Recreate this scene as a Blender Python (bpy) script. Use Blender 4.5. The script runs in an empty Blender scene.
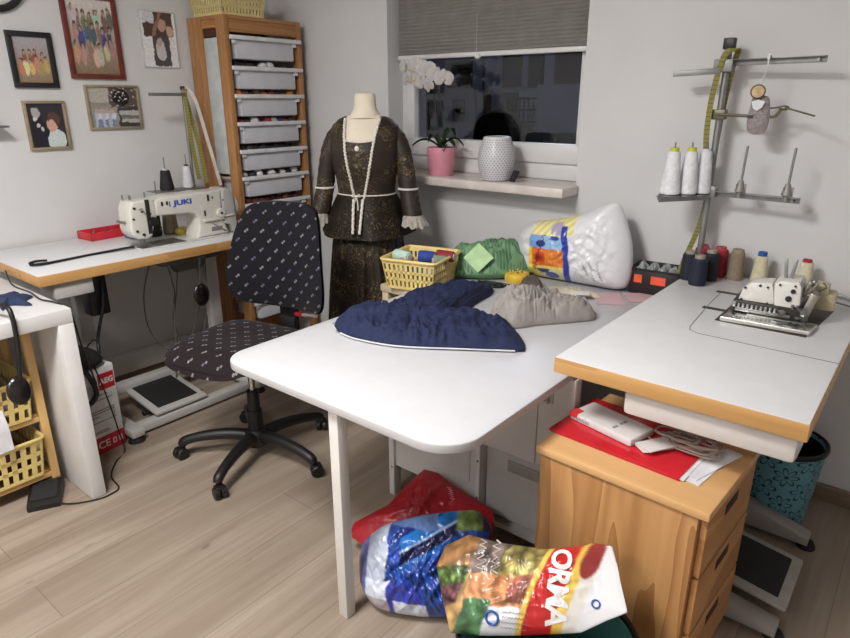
import bpy, bmesh, math, random
from mathutils import Vector, Matrix, noise
PI = math.pi
R = math.radians
random.seed(7)
SC = bpy.context.scene
COL = SC.collection

# ------------------------------------------------------------------ helpers
def lin(c):
    out = []
    for v in c[:3]:
        v = v / 255.0
        out.append(v / 12.92 if v <= 0.04045 else ((v + 0.055) / 1.055) ** 2.4)
    return out

def new_mat(name):
    m = bpy.data.materials.new(name)
    m.use_nodes = True
    nt = m.node_tree
    return m, nt, nt.nodes['Principled BSDF']

def nd(nt, typ, **kw):
    n = nt.nodes.new(typ)
    for k, v in kw.items():
        if k.startswith('i_'):
            n.inputs[k[2:].replace('_', ' ')].default_value = v
        else:
            setattr(n, k, v)
    return n

def ramp(nt, fac, stops):
    r = nt.nodes.new('ShaderNodeValToRGB')
    e = r.color_ramp.elements
    while len(e) < len(stops):
        e.new(0.5)
    for i, (p, c) in enumerate(stops):
        e[i].position = p
        e[i].color = (*lin(c), 1)
    nt.links.new(fac, r.inputs[0])
    return r.outputs[0]

def mth(nt, op, a, b=None, c=None):
    n = nt.nodes.new('ShaderNodeMath')
    n.operation = op
    for i, v in enumerate((a, b, c)):
        if v is None:
            continue
        if isinstance(v, (int, float)):
            n.inputs[i].default_value = v
        else:
            nt.links.new(v, n.inputs[i])
    return n.outputs[0]

def mix(nt, fac, a, b):
    n = nt.nodes.new('ShaderNodeMix')
    n.data_type = 'RGBA'
    ia, ib = [s for s in n.inputs if s.type == 'RGBA'][:2]
    if isinstance(fac, (int, float)):
        n.inputs[0].default_value = fac
    else:
        nt.links.new(fac, n.inputs[0])
    for s, v in ((ia, a), (ib, b)):
        if isinstance(v, (tuple, list)):
            s.default_value = (*lin(v), 1)
        else:
            nt.links.new(v, s)
    return [o for o in n.outputs if o.type == 'RGBA'][0]

def objco(nt, scale=(1, 1, 1), rot=(0, 0, 0)):
    t = nt.nodes.new('ShaderNodeTexCoord')
    mp = nt.nodes.new('ShaderNodeMapping')
    mp.inputs['Scale'].default_value = scale
    mp.inputs['Rotation'].default_value = rot
    nt.links.new(t.outputs['Object'], mp.inputs[0])
    return mp.outputs[0]

MC = {}
def mat(name, c, rough=0.5, metal=0.0, var=0.06, scale=18, bump=0.0, bscale=None, spec=0.5, coat=0.0, sss=0.0):
    """plain coloured material with a slight procedural mottling"""
    if name in MC:
        return MC[name]
    m, nt, b = new_mat(name)
    co = objco(nt)
    n = nd(nt, 'ShaderNodeTexNoise')
    n.inputs['Scale'].default_value = scale
    n.inputs['Detail'].default_value = 3
    nt.links.new(co, n.inputs['Vector'])
    lo = [max(0, v * (1 - var)) for v in c]
    hi = [min(255, v * (1 + var)) for v in c]
    nt.links.new(ramp(nt, n.outputs['Fac'], [(0.3, lo), (0.7, hi)]), b.inputs['Base Color'])
    b.inputs['Roughness'].default_value = rough
    b.inputs['Metallic'].default_value = metal
    b.inputs['Specular IOR Level'].default_value = spec
    if coat:
        b.inputs['Coat Weight'].default_value = coat
    if bump:
        n2 = nd(nt, 'ShaderNodeTexNoise')
        n2.inputs['Scale'].default_value = bscale or scale * 4
        n2.inputs['Detail'].default_value = 4
        nt.links.new(co, n2.inputs['Vector'])
        bp = nd(nt, 'ShaderNodeBump')
        bp.inputs['Strength'].default_value = bump
        bp.inputs['Distance'].default_value = 0.004
        nt.links.new(n2.outputs['Fac'], bp.inputs['Height'])
        nt.links.new(bp.outputs[0], b.inputs['Normal'])
    MC[name] = m
    return m

def vcol_mat(name, rough=0.4, spec=0.5, alpha=1.0, bump=0):
    if name in MC:
        return MC[name]
    m, nt, b = new_mat(name)
    v = nd(nt, 'ShaderNodeVertexColor', layer_name='print')
    nt.links.new(v.outputs[0], b.inputs['Base Color'])
    b.inputs['Roughness'].default_value = rough
    b.inputs['Specular IOR Level'].default_value = spec
    MC[name] = m
    return m

def wood(name, dark, light, axis=0, scale=1.0, rough=0.45, knots=True, ring=9.0):
    """pine/plywood: stretched noise rings along one axis"""
    if name in MC:
        return MC[name]
    m, nt, b = new_mat(name)
    s = [7 * scale] * 3
    s[axis] = 0.55 * scale
    co = objco(nt, s)
    n = nd(nt, 'ShaderNodeTexNoise')
    n.inputs['Scale'].default_value = 1.0
    n.inputs['Detail'].default_value = 2
    n.inputs['Distortion'].default_value = 1.0
    nt.links.new(co, n.inputs['Vector'])
    w = mth(nt, 'FRACT', mth(nt, 'MULTIPLY', n.outputs['Fac'], ring))
    s2 = [60 * scale] * 3
    s2[axis] = 2 * scale
    n2 = nd(nt, 'ShaderNodeTexNoise')
    n2.inputs['Scale'].default_value = 1.0
    n2.inputs['Detail'].default_value = 3
    nt.links.new(objco(nt, s2), n2.inputs['Vector'])
    f = mth(nt, 'ADD', mth(nt, 'MULTIPLY', w, 0.55), mth(nt, 'MULTIPLY', n2.outputs['Fac'], 0.5))
    nt.links.new(ramp(nt, f, [(0.15, light), (0.85, dark)]), b.inputs['Base Color'])
    b.inputs['Roughness'].default_value = rough
    MC[name] = m
    return m

class MB:
    """collects shapes that become ONE mesh object"""
    def __init__(s):
        s.bm = bmesh.new()
    def _add(s, src, M=None):
        vm = {}
        for v in src.verts:
            vm[v] = s.bm.verts.new(M @ v.co if M else v.co)
        for f in src.faces:
            try:
                s.bm.faces.new([vm[v] for v in f.verts])
            except ValueError:
                pass
        src.free()
    def box(s, c, size, bev=0.0, rot=None, seg=2, taper=None):
        b = bmesh.new()
        bmesh.ops.create_cube(b, size=1)
        for v in b.verts:
            v.co = Vector((v.co.x * size[0], v.co.y * size[1], v.co.z * size[2]))
            if taper and v.co.z > 0:
                v.co.x *= taper[0]
                v.co.y *= taper[1]
        if bev > 0:
            bmesh.ops.bevel(b, geom=b.edges[:], offset=bev, segments=seg, affect='EDGES', profile=0.5)
        M = Matrix.Translation(c)
        if rot is not None:
            M = M @ (rot.to_4x4() if hasattr(rot, 'to_4x4') else Matrix.Rotation(rot, 4, 'Z'))
        s._add(b, M)
        return s
    def bb(s, x0, x1, y0, y1, z0, z1, bev=0.0, seg=2):
        return s.box(((x0 + x1) / 2, (y0 + y1) / 2, (z0 + z1) / 2), (abs(x1 - x0), abs(y1 - y0), abs(z1 - z0)), bev, None, seg)
    def tube(s, pts, r, n=8, closed=False, cap=True):
        pts = [Vector(p) for p in pts]
        k = len(pts)
        rs = r if isinstance(r, (list, tuple)) else [r] * k
        rings = []
        up = None
        for i, p in enumerate(pts):
            a = pts[i - 1] if (i > 0 or closed) else p
            c = pts[(i + 1) % k] if (i < k - 1 or closed) else p
            t = (c - a)
            if t.length < 1e-9:
                t = Vector((0, 0, 1))
            t.normalize()
            if up is None:
                up = Vector((0, 0, 1)) if abs(t.z) < 0.9 else Vector((1, 0, 0))
            u = up - t * up.dot(t)
            if u.length < 1e-6:
                u = t.orthogonal()
            u.normalize()
            up = u
            w = t.cross(u)
            rings.append([s.bm.verts.new(p + (u * math.cos(2 * PI * j / n) + w * math.sin(2 * PI * j / n)) * rs[i]) for j in range(n)])
        for i in range(k if closed else k - 1):
            A, B = rings[i], rings[(i + 1) % k]
            for j in range(n):
                s.bm.faces.new((A[j], A[(j + 1) % n], B[(j + 1) % n], B[j]))
        if cap and not closed:
            s.bm.faces.new(rings[0][::-1])
            s.bm.faces.new(rings[-1])
        return s
    def cyl(s, p0, p1, r0, r1=None, n=24):
        return s.tube([p0, p1], [r0, r0 if r1 is None else r1], n)
    def lathe(s, prof, c=(0, 0, 0), n=32, M=None, sx=1, sy=1):
        c = Vector(c)
        rings = []
        f = (lambda v: M @ v) if M else (lambda v: v)
        for r, z in prof:
            if r < 1e-6:
                rings.append([s.bm.verts.new(f(c + Vector((0, 0, z))))])
            else:
                rings.append([s.bm.verts.new(f(c + Vector((r * sx * math.cos(2 * PI * j / n), r * sy * math.sin(2 * PI * j / n), z)))) for j in range(n)])
        for A, B in zip(rings, rings[1:]):
            if len(A) == 1 and len(B) == 1:
                continue
            for j in range(n):
                j2 = (j + 1) % n
                if len(A) == 1:
                    s.bm.faces.new((A[0], B[j2], B[j]))
                elif len(B) == 1:
                    s.bm.faces.new((A[j], A[j2], B[0]))
                else:
                    s.bm.faces.new((A[j], A[j2], B[j2], B[j]))
        return s
    def prism(s, poly, z0, z1, bev=0.0, M=None, seg=2):
        b = bmesh.new()
        vs = [b.verts.new((x, y, z0)) for x, y in poly]
        f = b.faces.new(vs)
        r = bmesh.ops.extrude_face_region(b, geom=[f])
        for v in [g for g in r['geom'] if isinstance(g, bmesh.types.BMVert)]:
            v.co.z = z1
        bmesh.ops.recalc_face_normals(b, faces=b.faces)
        if bev > 0:
            ed = [e for e in b.edges if abs(e.verts[0].co.z - e.verts[1].co.z) < 1e-6]
            bmesh.ops.bevel(b, geom=ed, offset=bev, segments=seg, affect='EDGES', profile=0.5)
        s._add(b, M)
        return s
    def ball(s, c, r, n=16, M=None):
        b = bmesh.new()
        bmesh.ops.create_uvsphere(b, u_segments=n, v_segments=max(6, n // 2), radius=1)
        rr = r if isinstance(r, (tuple, list)) else (r, r, r)
        T = Matrix.Translation(c) @ (M if M else Matrix()) @ Matrix.Diagonal((*rr, 1))
        s._add(b, T)
        return s
    def grid(s, f, nu, nv, cu=False, cv=False):
        V = [[s.bm.verts.new(f(i / nu, j / nv)) for j in range(nv if cv else nv + 1)] for i in range(nu if cu else nu + 1)]
        for i in range(nu):
            for j in range(nv):
                i2 = (i + 1) % len(V)
                j2 = (j + 1) % len(V[0])
                s.bm.faces.new((V[i][j], V[i2][j], V[i2][j2], V[i][j2]))
        return s
    def torus(s, c, Rr, r, n=32, m=8, M=None):
        M = M or Matrix()
        c = Vector(c)
        def f(u, v):
            a, b = 2 * PI * u, 2 * PI * v
            return c + M @ Vector(((Rr + r * math.cos(b)) * math.cos(a), (Rr + r * math.cos(b)) * math.sin(a), r * math.sin(b)))
        return s.grid(f, n, m, True, True)
    def build(s, name, m, parent=None, smooth=True, angle=38, paint=None, loc=None, soft=0):
        bm = s.bm
        bmesh.ops.recalc_face_normals(bm, faces=bm.faces)
        if smooth:
            ca = math.cos(R(angle))
            for f in bm.faces:
                f.smooth = True
            for e in bm.edges:
                lf = e.link_faces
                if len(lf) == 2 and lf[0].normal.dot(lf[1].normal) < ca:
                    e.smooth = False
        me = bpy.data.meshes.new(name)
        bm.to_mesh(me)
        bm.free()
        me.materials.append(m)
        if paint:
            at = me.color_attributes.new('print', 'FLOAT_COLOR', 'POINT')
            for i, v in enumerate(me.vertices):
                c = [0, 0, 0]
                for ox_, oy_ in ((0, 0), (.0016, .0007), (-.0016, -.0007), (.0007, -.0016), (-.0007, .0016)) if soft else ((0, 0),):
                    q = lin(paint(v.co + Vector((ox_, 0, oy_) if soft == 2 else (ox_, oy_, 0))))
                    c = [c[k] + q[k] / (5 if soft else 1) for k in range(3)]
                at.data[i].color = (*c, 1)
        o = bpy.data.objects.new(name, me)
        COL.objects.link(o)
        if parent:
            o.parent = parent
        if loc:
            o.location = loc
        return o

def tag(o, label, cat, group=None):
    o['label'] = label
    o['category'] = cat
    if group:
        o['group'] = group
    return o

def thing(name, label, cat, loc=(0, 0, 0), rotz=0, group=None, rot=None):
    o = bpy.data.objects.new(name, None)
    COL.objects.link(o)
    o.empty_display_size = 0.1
    o.location = loc
    o.rotation_euler = rot if rot else (0, 0, rotz)
    return tag(o, label, cat, group)

def struct(o):
    o['kind'] = 'structure'
    return o

def dup(root, loc=None, rotz=None, label=None, group=None):
    r = root.copy()
    COL.objects.link(r)
    if loc is not None:
        r.location = loc
    if rotz is not None:
        r.rotation_euler = (0, 0, rotz)
    if label:
        r['label'] = label
    if group:
        r['group'] = group
    for ch in list(root.children):
        c = ch.copy()
        COL.objects.link(c)
        c.parent = r
        for g in list(ch.children):
            d = g.copy()
            COL.objects.link(d)
            d.parent = c
    return r

def rrect(w, h, r, n=6, cx=0, cy=0):
    rs = r if isinstance(r, (list, tuple)) else [r] * 4
    out = []
    for k, (sx, sy) in enumerate(((1, 1), (-1, 1), (-1, -1), (1, -1))):
        rr = rs[k]
        px, py = cx + sx * (w / 2 - rr), cy + sy * (h / 2 - rr)
        for i in range(n + 1):
            a = PI / 2 * k + PI / 2 * i / n
            out.append((px + rr * math.cos(a), py + rr * math.sin(a)))
            if rr < 1e-5:
                break
    return out

def spline(pts, n=6, closed=True):
    out = []
    k = len(pts)
    P = [Vector(p) for p in pts]
    for i in range(k if closed else k - 1):
        p0 = P[(i - 1) % k] if closed or i > 0 else P[i]
        p1, p2 = P[i], P[(i + 1) % k]
        p3 = P[(i + 2) % k] if closed or i + 2 < k else p2
        for j in range(n):
            t = j / n
            out.append(0.5 * ((2 * p1) + (p2 - p0) * t + (2 * p0 - 5 * p1 + 4 * p2 - p3) * t * t + (3 * p1 - p0 - 3 * p2 + p3) * t ** 3))
    if not closed:
        out.append(P[-1])
    return out

def radial(poly, c, na=120):
    """distance from c to a closed outline for na directions"""
    out = []
    k = len(poly)
    for i in range(na):
        a = 2 * PI * i / na
        d = (math.cos(a), math.sin(a))
        best = 0.0
        for j in range(k):
            x1, y1 = poly[j][0] - c[0], poly[j][1] - c[1]
            x2, y2 = poly[(j + 1) % k][0] - c[0], poly[(j + 1) % k][1] - c[1]
            ex, ey = x2 - x1, y2 - y1
            den = d[0] * ey - d[1] * ex
            if abs(den) < 1e-12:
                continue
            t = (x1 * ey - y1 * ex) / den
            u = (x1 * d[1] - y1 * d[0]) / den
            if t > best and -1e-9 <= u <= 1 + 1e-9:
                best = t
        out.append(max(best, 1e-4))
    return out

def pillow(mb, poly, c, top, bot, M=None, na=120, nr=18):
    """closed bag or cloth: outline swept inwards; top(x,y,t) and bot(x,y,t) give heights, t=0 centre..1 rim"""
    rad = radial(poly, c, na)
    M = M or Matrix()
    bm = mb.bm
    def pt(i, t, f):
        a = 2 * PI * i / na
        x, y = c[0] + rad[i] * t * math.cos(a), c[1] + rad[i] * t * math.sin(a)
        return M @ Vector((x, y, f(x, y, t)))
    rim = [bm.verts.new(pt(i, 1.0, top)) for i in range(na)]
    for f, sg in ((top, 1), (bot, -1)):
        prev = rim
        for k in range(nr - 1, 0, -1):
            t = (k / nr) ** 0.8
            cur = [bm.verts.new(pt(i, t, f)) for i in range(na)]
            for i in range(na):
                j = (i + 1) % na
                bm.faces.new((prev[i], prev[j], cur[j], cur[i]) if sg > 0 else (prev[j], prev[i], cur[i], cur[j]))
            prev = cur
        cv = bm.verts.new(M @ Vector((c[0], c[1], f(c[0], c[1], 0))))
        for i in range(na):
            j = (i + 1) % na
            bm.faces.new((prev[i], prev[j], cv) if sg > 0 else (prev[j], prev[i], cv))
    return mb

def fbm(x, y, z=0.0, o=4):
    return noise.fractal(Vector((x, y, z)), 1.0, 2.0, o)

def folds(x, y, k, ang, seed=0.0):
    """soft parallel cloth creases"""
    u = x * math.cos(ang) + y * math.sin(ang)
    v = -x * math.sin(ang) + y * math.cos(ang)
    w = noise.noise(Vector((u * k * 0.35, v * k * 0.9, seed))) + 0.5 * noise.noise(Vector((u * k * 0.8, v * k * 2.2, seed + 5)))
    return 1 - abs(w) * 1.6

def text(s, size, M, m, parent, name='lettering', ext=0.0008, bold=0.0, fn=None, sx=1.0, sp=1.0):
    cu = bpy.data.curves.new('lettering', 'FONT')
    cu.body = s
    cu.size = size
    cu.extrude = ext
    cu.offset = bold
    cu.align_x = 'CENTER'
    cu.align_y = 'CENTER'
    cu.space_character = sp
    cu.resolution_u = 3
    o = bpy.data.objects.new('t', cu)
    me0 = bpy.data.meshes.new_from_object(o)
    bpy.data.objects.remove(o)
    bm = bmesh.new()
    bm.from_mesh(me0)
    bpy.data.meshes.remove(me0)
    if fn:
        bmesh.ops.triangulate(bm, faces=bm.faces)
        bmesh.ops.subdivide_edges(bm, edges=[e for e in bm.edges if e.calc_length() > size * 0.2], cuts=2)
    for v in bm.verts:
        v.co.x *= sx
        v.co = fn(v.co) if fn else M @ v.co
    me = bpy.data.meshes.new(name)
    bm.to_mesh(me)
    bm.free()
    me.materials.append(m)
    q = bpy.data.objects.new(name, me)
    COL.objects.link(q)
    q.parent = parent
    return q

def axes(o, x, y):
    """matrix with origin o, local x and y directions"""
    x = Vector(x).normalized()
    y = Vector(y)
    y = (y - x * y.dot(x)).normalized()
    z = x.cross(y)
    M = Matrix((x, y, z)).transposed().to_4x4()
    M.translation = o
    return M
# ------------------------------------------------------------------ materials
XW, YW, ZC = -3.12, 2.48, 2.46
ZS, ZW, ZD = 0.79, 0.69, 0.736

def floor_mat():
    m, nt, b = new_mat('laminate_floor')
    t = nd(nt, 'ShaderNodeTexCoord')
    mp = nd(nt, 'ShaderNodeMapping')
    mp.inputs['Rotation'].default_value = (0, 0, R(90))
    nt.links.new(t.outputs['Object'], mp.inputs[0])
    br = nd(nt, 'ShaderNodeTexBrick')
    br.offset = 0.37
    br.inputs['Color1'].default_value = (0, 0, 0, 1)
    br.inputs['Color2'].default_value = (1, 1, 1, 1)
    br.inputs['Mortar'].default_value = (0.5, 0.5, 0.5, 1)
    br.inputs['Scale'].default_value = 1
    br.inputs['Mortar Size'].default_value = 0.0016
    br.inputs['Mortar Smooth'].default_value = 0.4
    br.inputs['Brick Width'].default_value = 1.25
    br.inputs['Row Height'].default_value = 0.19
    nt.links.new(mp.outputs[0], br.inputs['Vector'])
    plank = ramp(nt, br.outputs['Color'], [(0.0, (150, 136, 121)), (0.5, (161, 147, 132)), (1.0, (170, 157, 142))])
    g = nd(nt, 'ShaderNodeTexNoise')
    g.inputs['Scale'].default_value = 1
    g.inputs['Detail'].default_value = 5
    g.inputs['Distortion'].default_value = 0.4
    nt.links.new(objco(nt, (14, 1.1, 1)), g.inputs['Vector'])
    g2 = nd(nt, 'ShaderNodeTexNoise')
    g2.inputs['Scale'].default_value = 1
    g2.inputs['Detail'].default_value = 4
    nt.links.new(objco(nt, (80, 3, 1)), g2.inputs['Vector'])
    k = nd(nt, 'ShaderNodeTexNoise')
    k.inputs['Scale'].default_value = 1
    k.inputs['Detail'].default_value = 1
    nt.links.new(objco(nt, (22, 7, 1)), k.inputs['Vector'])
    c1 = mix(nt, ramp(nt, g.outputs['Fac'], [(0.38, (0, 0, 0)), (0.62, (255, 255, 255))]), (139, 124, 109), plank)
    c2 = mix(nt, mth(nt, 'MULTIPLY', ramp(nt, g2.outputs['Fac'], [(0.40, (255, 255, 255)), (0.55, (0, 0, 0))]), 0.30), c1, (130, 115, 100))
    c3 = mix(nt, mth(nt, 'MULTIPLY', ramp(nt, k.outputs['Fac'], [(0.73, (0, 0, 0)), (0.80, (255, 255, 255))]), 0.6), c2, (100, 84, 70))
    c4 = mix(nt, mth(nt, 'MULTIPLY', br.outputs['Fac'], 0.7), c3, (105, 90, 78))
    nt.links.new(c4, b.inputs['Base Color'])
    b.inputs['Roughness'].default_value = 0.42
    b.inputs['Specular IOR Level'].default_value = 0.4
    return m

def dots_mat(name, axis_a, axis_b, base, d1, d2, pitch=0.038):
    """woven upholstery: staggered rows of small pale double dots"""
    m, nt, b = new_mat(name)
    t = nd(nt, 'ShaderNodeTexCoord')
    s = nd(nt, 'ShaderNodeSeparateXYZ')
    nt.links.new(t.outputs['Object'], s.inputs[0])
    u, v = s.outputs[axis_a], s.outputs[axis_b]
    tot = None
    for ou, ov in ((0.0, 0.0), (0.5, 0.5)):
        for du in (-0.06, 0.06):
            fu = mth(nt, 'SUBTRACT', mth(nt, 'FRACT', mth(nt, 'ADD', mth(nt, 'DIVIDE', u, pitch), 100 + ou + du)), 0.5)
            fv = mth(nt, 'SUBTRACT', mth(nt, 'FRACT', mth(nt, 'ADD', mth(nt, 'DIVIDE', v, pitch * 1.1), 100 + ov + du * 0.8)), 0.5)
            d = mth(nt, 'ADD', mth(nt, 'MULTIPLY', fu, fu), mth(nt, 'MULTIPLY', mth(nt, 'MULTIPLY', fv, fv), 1.2))
            h = mth(nt, 'LESS_THAN', d, 0.0052)
            tot = h if tot is None else mth(nt, 'MAXIMUM', tot, h)
    n = nd(nt, 'ShaderNodeTexNoise')
    n.inputs['Scale'].default_value = 40
    nt.links.new(t.outputs['Object'], n.inputs['Vector'])
    dc = mix(nt, ramp(nt, n.outputs['Fac'], [(0.42, (0, 0, 0)), (0.58, (255, 255, 255))]), d1, d2)
    nt.links.new(mix(nt, tot, base, dc), b.inputs['Base Color'])
    b.inputs['Roughness'].default_value = 0.9
    b.inputs['Specular IOR Level'].default_value = 0.2
    b.inputs['Sheen Weight'].default_value = 0.06
    return m

def brocade_mat():
    m, nt, b = new_mat('brown_brocade')
    co = objco(nt)
    n = nd(nt, 'ShaderNodeTexNoise')
    n.inputs['Scale'].default_value = 24
    n.inputs['Detail'].default_value = 1.2
    n.inputs['Distortion'].default_value = 2.2
    nt.links.new(co, n.inputs['Vector'])
    line = ramp(nt, n.outputs['Fac'], [(0.50, (0, 0, 0)), (0.525, (255, 255, 255)), (0.555, (0, 0, 0))])
    n2 = nd(nt, 'ShaderNodeTexNoise')
    n2.inputs['Scale'].default_value = 9
    n2.inputs['Detail'].default_value = 0
    nt.links.new(co, n2.inputs['Vector'])
    mask = ramp(nt, n2.outputs['Fac'], [(0.36, (0, 0, 0)), (0.52, (255, 255, 255))])
    n3 = nd(nt, 'ShaderNodeTexNoise')
    n3.inputs['Scale'].default_value = 5
    nt.links.new(co, n3.inputs['Vector'])
    base = ramp(nt, n3.outputs['Fac'], [(0.3, (36, 29, 23)), (0.7, (50, 41, 33))])
    nt.links.new(mix(nt, mth(nt, 'MULTIPLY', mth(nt, 'MULTIPLY', line, mask), 0.9), base, (146, 124, 86)), b.inputs['Base Color'])
    b.inputs['Roughness'].default_value = 0.55
    b.inputs['Specular IOR Level'].default_value = 0.35
    return m

def glass_mat():
    m, nt, b = new_mat('window_glass')
    nt.nodes.remove(b)
    out = nt.nodes['Material Output']
    tr = nd(nt, 'ShaderNodeBsdfTransparent')
    tr.inputs[0].default_value = (0.86, 0.88, 0.92, 1)
    gl = nd(nt, 'ShaderNodeBsdfGlossy')
    gl.inputs['Roughness'].default_value = 0.02
    fr = nd(nt, 'ShaderNodeFresnel')
    fr.inputs[0].default_value = 1.42
    ms = nd(nt, 'ShaderNodeMixShader')
    nt.links.new(fr.outputs[0], ms.inputs[0])
    nt.links.new(tr.outputs[0], ms.inputs[1])
    nt.links.new(gl.outputs[0], ms.inputs[2])
    nt.links.new(ms.outputs[0], out.inputs[0])
    return m

def film_mat(name, c, alpha=0.35, rough=0.15):
    m, nt, b = new_mat(name)
    b.inputs['Base Color'].default_value = (*lin(c), 1)
    b.inputs['Alpha'].default_value = alpha
    b.inputs['Roughness'].default_value = rough
    return m

M_FLOOR = floor_mat()
M_WALL = mat('white_wall_paint', (208, 207, 207), 0.85, var=0.012, scale=4, bump=0.05, bscale=120)
M_CEIL = mat('ceiling_paint', (215, 213, 210), 0.9, var=0.01)
M_WHITE = mat('white_lacquer', (214, 212, 210), 0.4, var=0.012)
M_PVC = mat('white_window_plastic', (214, 213, 212), 0.35, var=0.01)
M_SILL = mat('cream_marbled_sill', (205, 196, 190), 0.3, var=0.06, scale=9)
M_BASE = wood('brown_skirting', (112, 94, 78), (134, 114, 96), 0)
M_BASEY = wood('brown_skirting_left', (112, 94, 78), (134, 114, 96), 1)
M_BLIND = mat('grey_pleated_blind', (178, 173, 167), 0.8, var=0.03)
M_GLASS = glass_mat()
M_BLACK = mat('black_plastic', (22, 21, 22), 0.45, var=0.08)
M_RUB = mat('black_rubber', (26, 25, 26), 0.8, var=0.1)
M_CHROME = mat('chrome', (200, 200, 202), 0.18, 1.0, var=0.02)
M_STEEL = mat('brushed_steel', (150, 150, 148), 0.38, 1.0, var=0.05)
M_GALV = mat('galvanised_steel', (138, 138, 136), 0.5, 0.75, var=0.06)
M_DKMET = mat('dark_metal', (58, 56, 54), 0.45, 0.6, var=0.08)
M_EDGE_Y = wood('golden_wood_edge', (172, 128, 74), (194, 150, 94), 1, rough=0.4, ring=4)
M_EDGE_X = wood('golden_wood_edge_across', (172, 128, 74), (194, 150, 94), 0, rough=0.4, ring=4)
M_PINE = wood('orange_pine', (150, 104, 60), (178, 130, 82), 2, scale=1.0)
M_PINEY = wood('orange_pine_rail', (146, 100, 56), (172, 124, 76), 1)
M_PLY = wood('flamed_pine_ply', (152, 104, 60), (190, 144, 92), 2, scale=0.85, ring=9)
M_PLYTOP = wood('pine_cabinet_top', (196, 150, 98), (214, 172, 120), 0, scale=0.8, ring=5)
M_CREAM_PL = mat('cream_yellow_plastic', (214, 196, 138), 0.45, var=0.03)
M_YEL_PL = mat('yellow_plastic', (224, 200, 128), 0.42, var=0.03)
M_TOPWHITE = mat('white_laminate_top', (212, 212, 213), 0.38, var=0.01)
M_TUB = mat('frosted_white_plastic', (196, 197, 203), 0.4, var=0.02)

# ------------------------------------------------------------------ setting
fl = MB().bb(XW - 0.1, 1.4, -1.7, YW + 0.2, -0.08, 0).build('floor', M_FLOOR, smooth=False)
struct(fl)
struct(MB().bb(XW - 0.1, 1.4, -1.7, YW + 0.2, ZC, ZC + 0.08).build('ceiling', M_CEIL, smooth=False))
struct(MB().bb(XW - 0.1, XW, -1.7, YW + 0.3, 0, ZC).build('wall_left', M_WALL, smooth=False))
struct(MB().bb(1.3, 1.4, -1.7, YW + 0.3, 0, ZC).build('wall_right', M_WALL, smooth=False))
struct(MB().bb(XW, 1.3, -1.7, -1.6, 0, ZC).build('wall_rear', M_WALL, smooth=False))
WX0, WX1, WZ0, WZ1 = -2.238, -1.194, 1.062, 2.16
wb = MB()
wb.bb(XW, WX0, YW, YW + 0.3, 0, ZC)
wb.bb(WX1, 1.3, YW, YW + 0.3, 0, ZC)
wb.bb(WX0, WX1, YW, YW + 0.3, 0, 1.03)
wb.bb(WX0, WX1, YW, YW + 0.3, WZ1, ZC)
struct(wb.build('wall_back', M_WALL, smooth=False))
struct(MB().bb(XW + 0.3, 1.3, YW - 0.018, YW, 0, 0.065, 0.004).build('baseboard_back', M_BASE))
struct(MB().bb(XW, XW + 0.018, -1.6, YW - 0.02, 0, 0.06, 0.004).build('baseboard_left', M_BASEY))
# white cable boxing along the foot of the left wall, under the machine table
struct(MB().bb(XW, XW + 0.045, 0.95, 1.93, 0.065, 0.165, 0.006).build('trim_1', M_WHITE))
# window
yf = YW + 0.105
fr = MB()
fr.bb(WX0, WX0 + 0.055, yf + 0.001, yf + 0.069, WZ0 + 0.002, WZ1 - 0.002, 0.005)
fr.bb(WX1 - 0.05, WX1, yf + 0.001, yf + 0.069, WZ0 + 0.002, WZ1 - 0.002, 0.005)
fr.bb(WX0, WX1, yf, yf + 0.07, WZ0, WZ0 + 0.075, 0.006)
fr.bb(WX0, WX1, yf, yf + 0.07, WZ1 - 0.07, WZ1, 0.006)
win = struct(fr.build('window_1', M_PVC))
sa = MB()
ix0, ix1, iz0 = WX0 + 0.045, WX1 - 0.04, WZ0 + 0.07
ys = yf - 0.018
sa.bb(ix0, ix0 + 0.05, ys + 0.001, ys + 0.059, iz0 + 0.002, WZ1 - 0.062, 0.006)
sa.bb(ix1 - 0.02, ix1, ys + 0.001, ys + 0.059, iz0 + 0.002, WZ1 - 0.062, 0.006)
sa.bb(ix0, ix1, ys, ys + 0.06, iz0, iz0 + 0.085, 0.010)
sa.bb(ix0, ix1, ys, ys + 0.06, WZ1 - 0.13, WZ1 - 0.06, 0.008)
sa.build('sash', M_PVC, win)
MB().bb(ix0 + 0.03, ix1 - 0.015, ys + 0.03, ys + 0.036, iz0 + 0.06, WZ1 - 0.1).build('window_pane', M_GLASS, win, smooth=False)
sl = MB()
sl.bb(WX0 - 0.04, WX1 + 0.014, YW - 0.145, YW, 1.022, 1.062, 0.008)
sl.bb(WX0 + 0.001, WX1 - 0.001, YW - 0.02, yf + 0.03, 1.032, 1.0615)
sl.build('window_sill', M_SILL, win)

# ------------------------------------------------------------------ pleated blind
bl = thing('pleated_blind', 'grey pleated blind pulled halfway down over the dark window', 'blind', (0, YW + 0.055, 0))
def pleat(u, v):
    k = v * 34
    return Vector((WX0 + 0.028 + u * (WX1 - WX0 - 0.04), 0.0035 * (abs((k % 1) - 0.5) * 4 - 1), 2.13 - v * (2.13 - 1.60)))
g = MB().grid(pleat, 2, 204)
bmesh.ops.solidify(g.bm, geom=g.bm.faces[:], thickness=0.0012)
g.build('pleated_fabric', M_BLIND, bl, smooth=False)
MB().bb(WX0 + 0.026, WX1 - 0.01, -0.012, 0.012, 1.582, 1.602, 0.004).build('bottom_rail', M_PVC, bl)['label'] = 'white bottom rail'
hd = MB().ball((-1.735, -0.014, 1.583), (0.017, 0.010, 0.013), 12)
hd.build('handle', M_PVC, bl)
MB().bb(WX0 + 0.026, WX1 - 0.01, -0.014, 0.014, 2.13, 2.155, 0.003).build('head_rail', M_PVC, bl)
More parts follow.
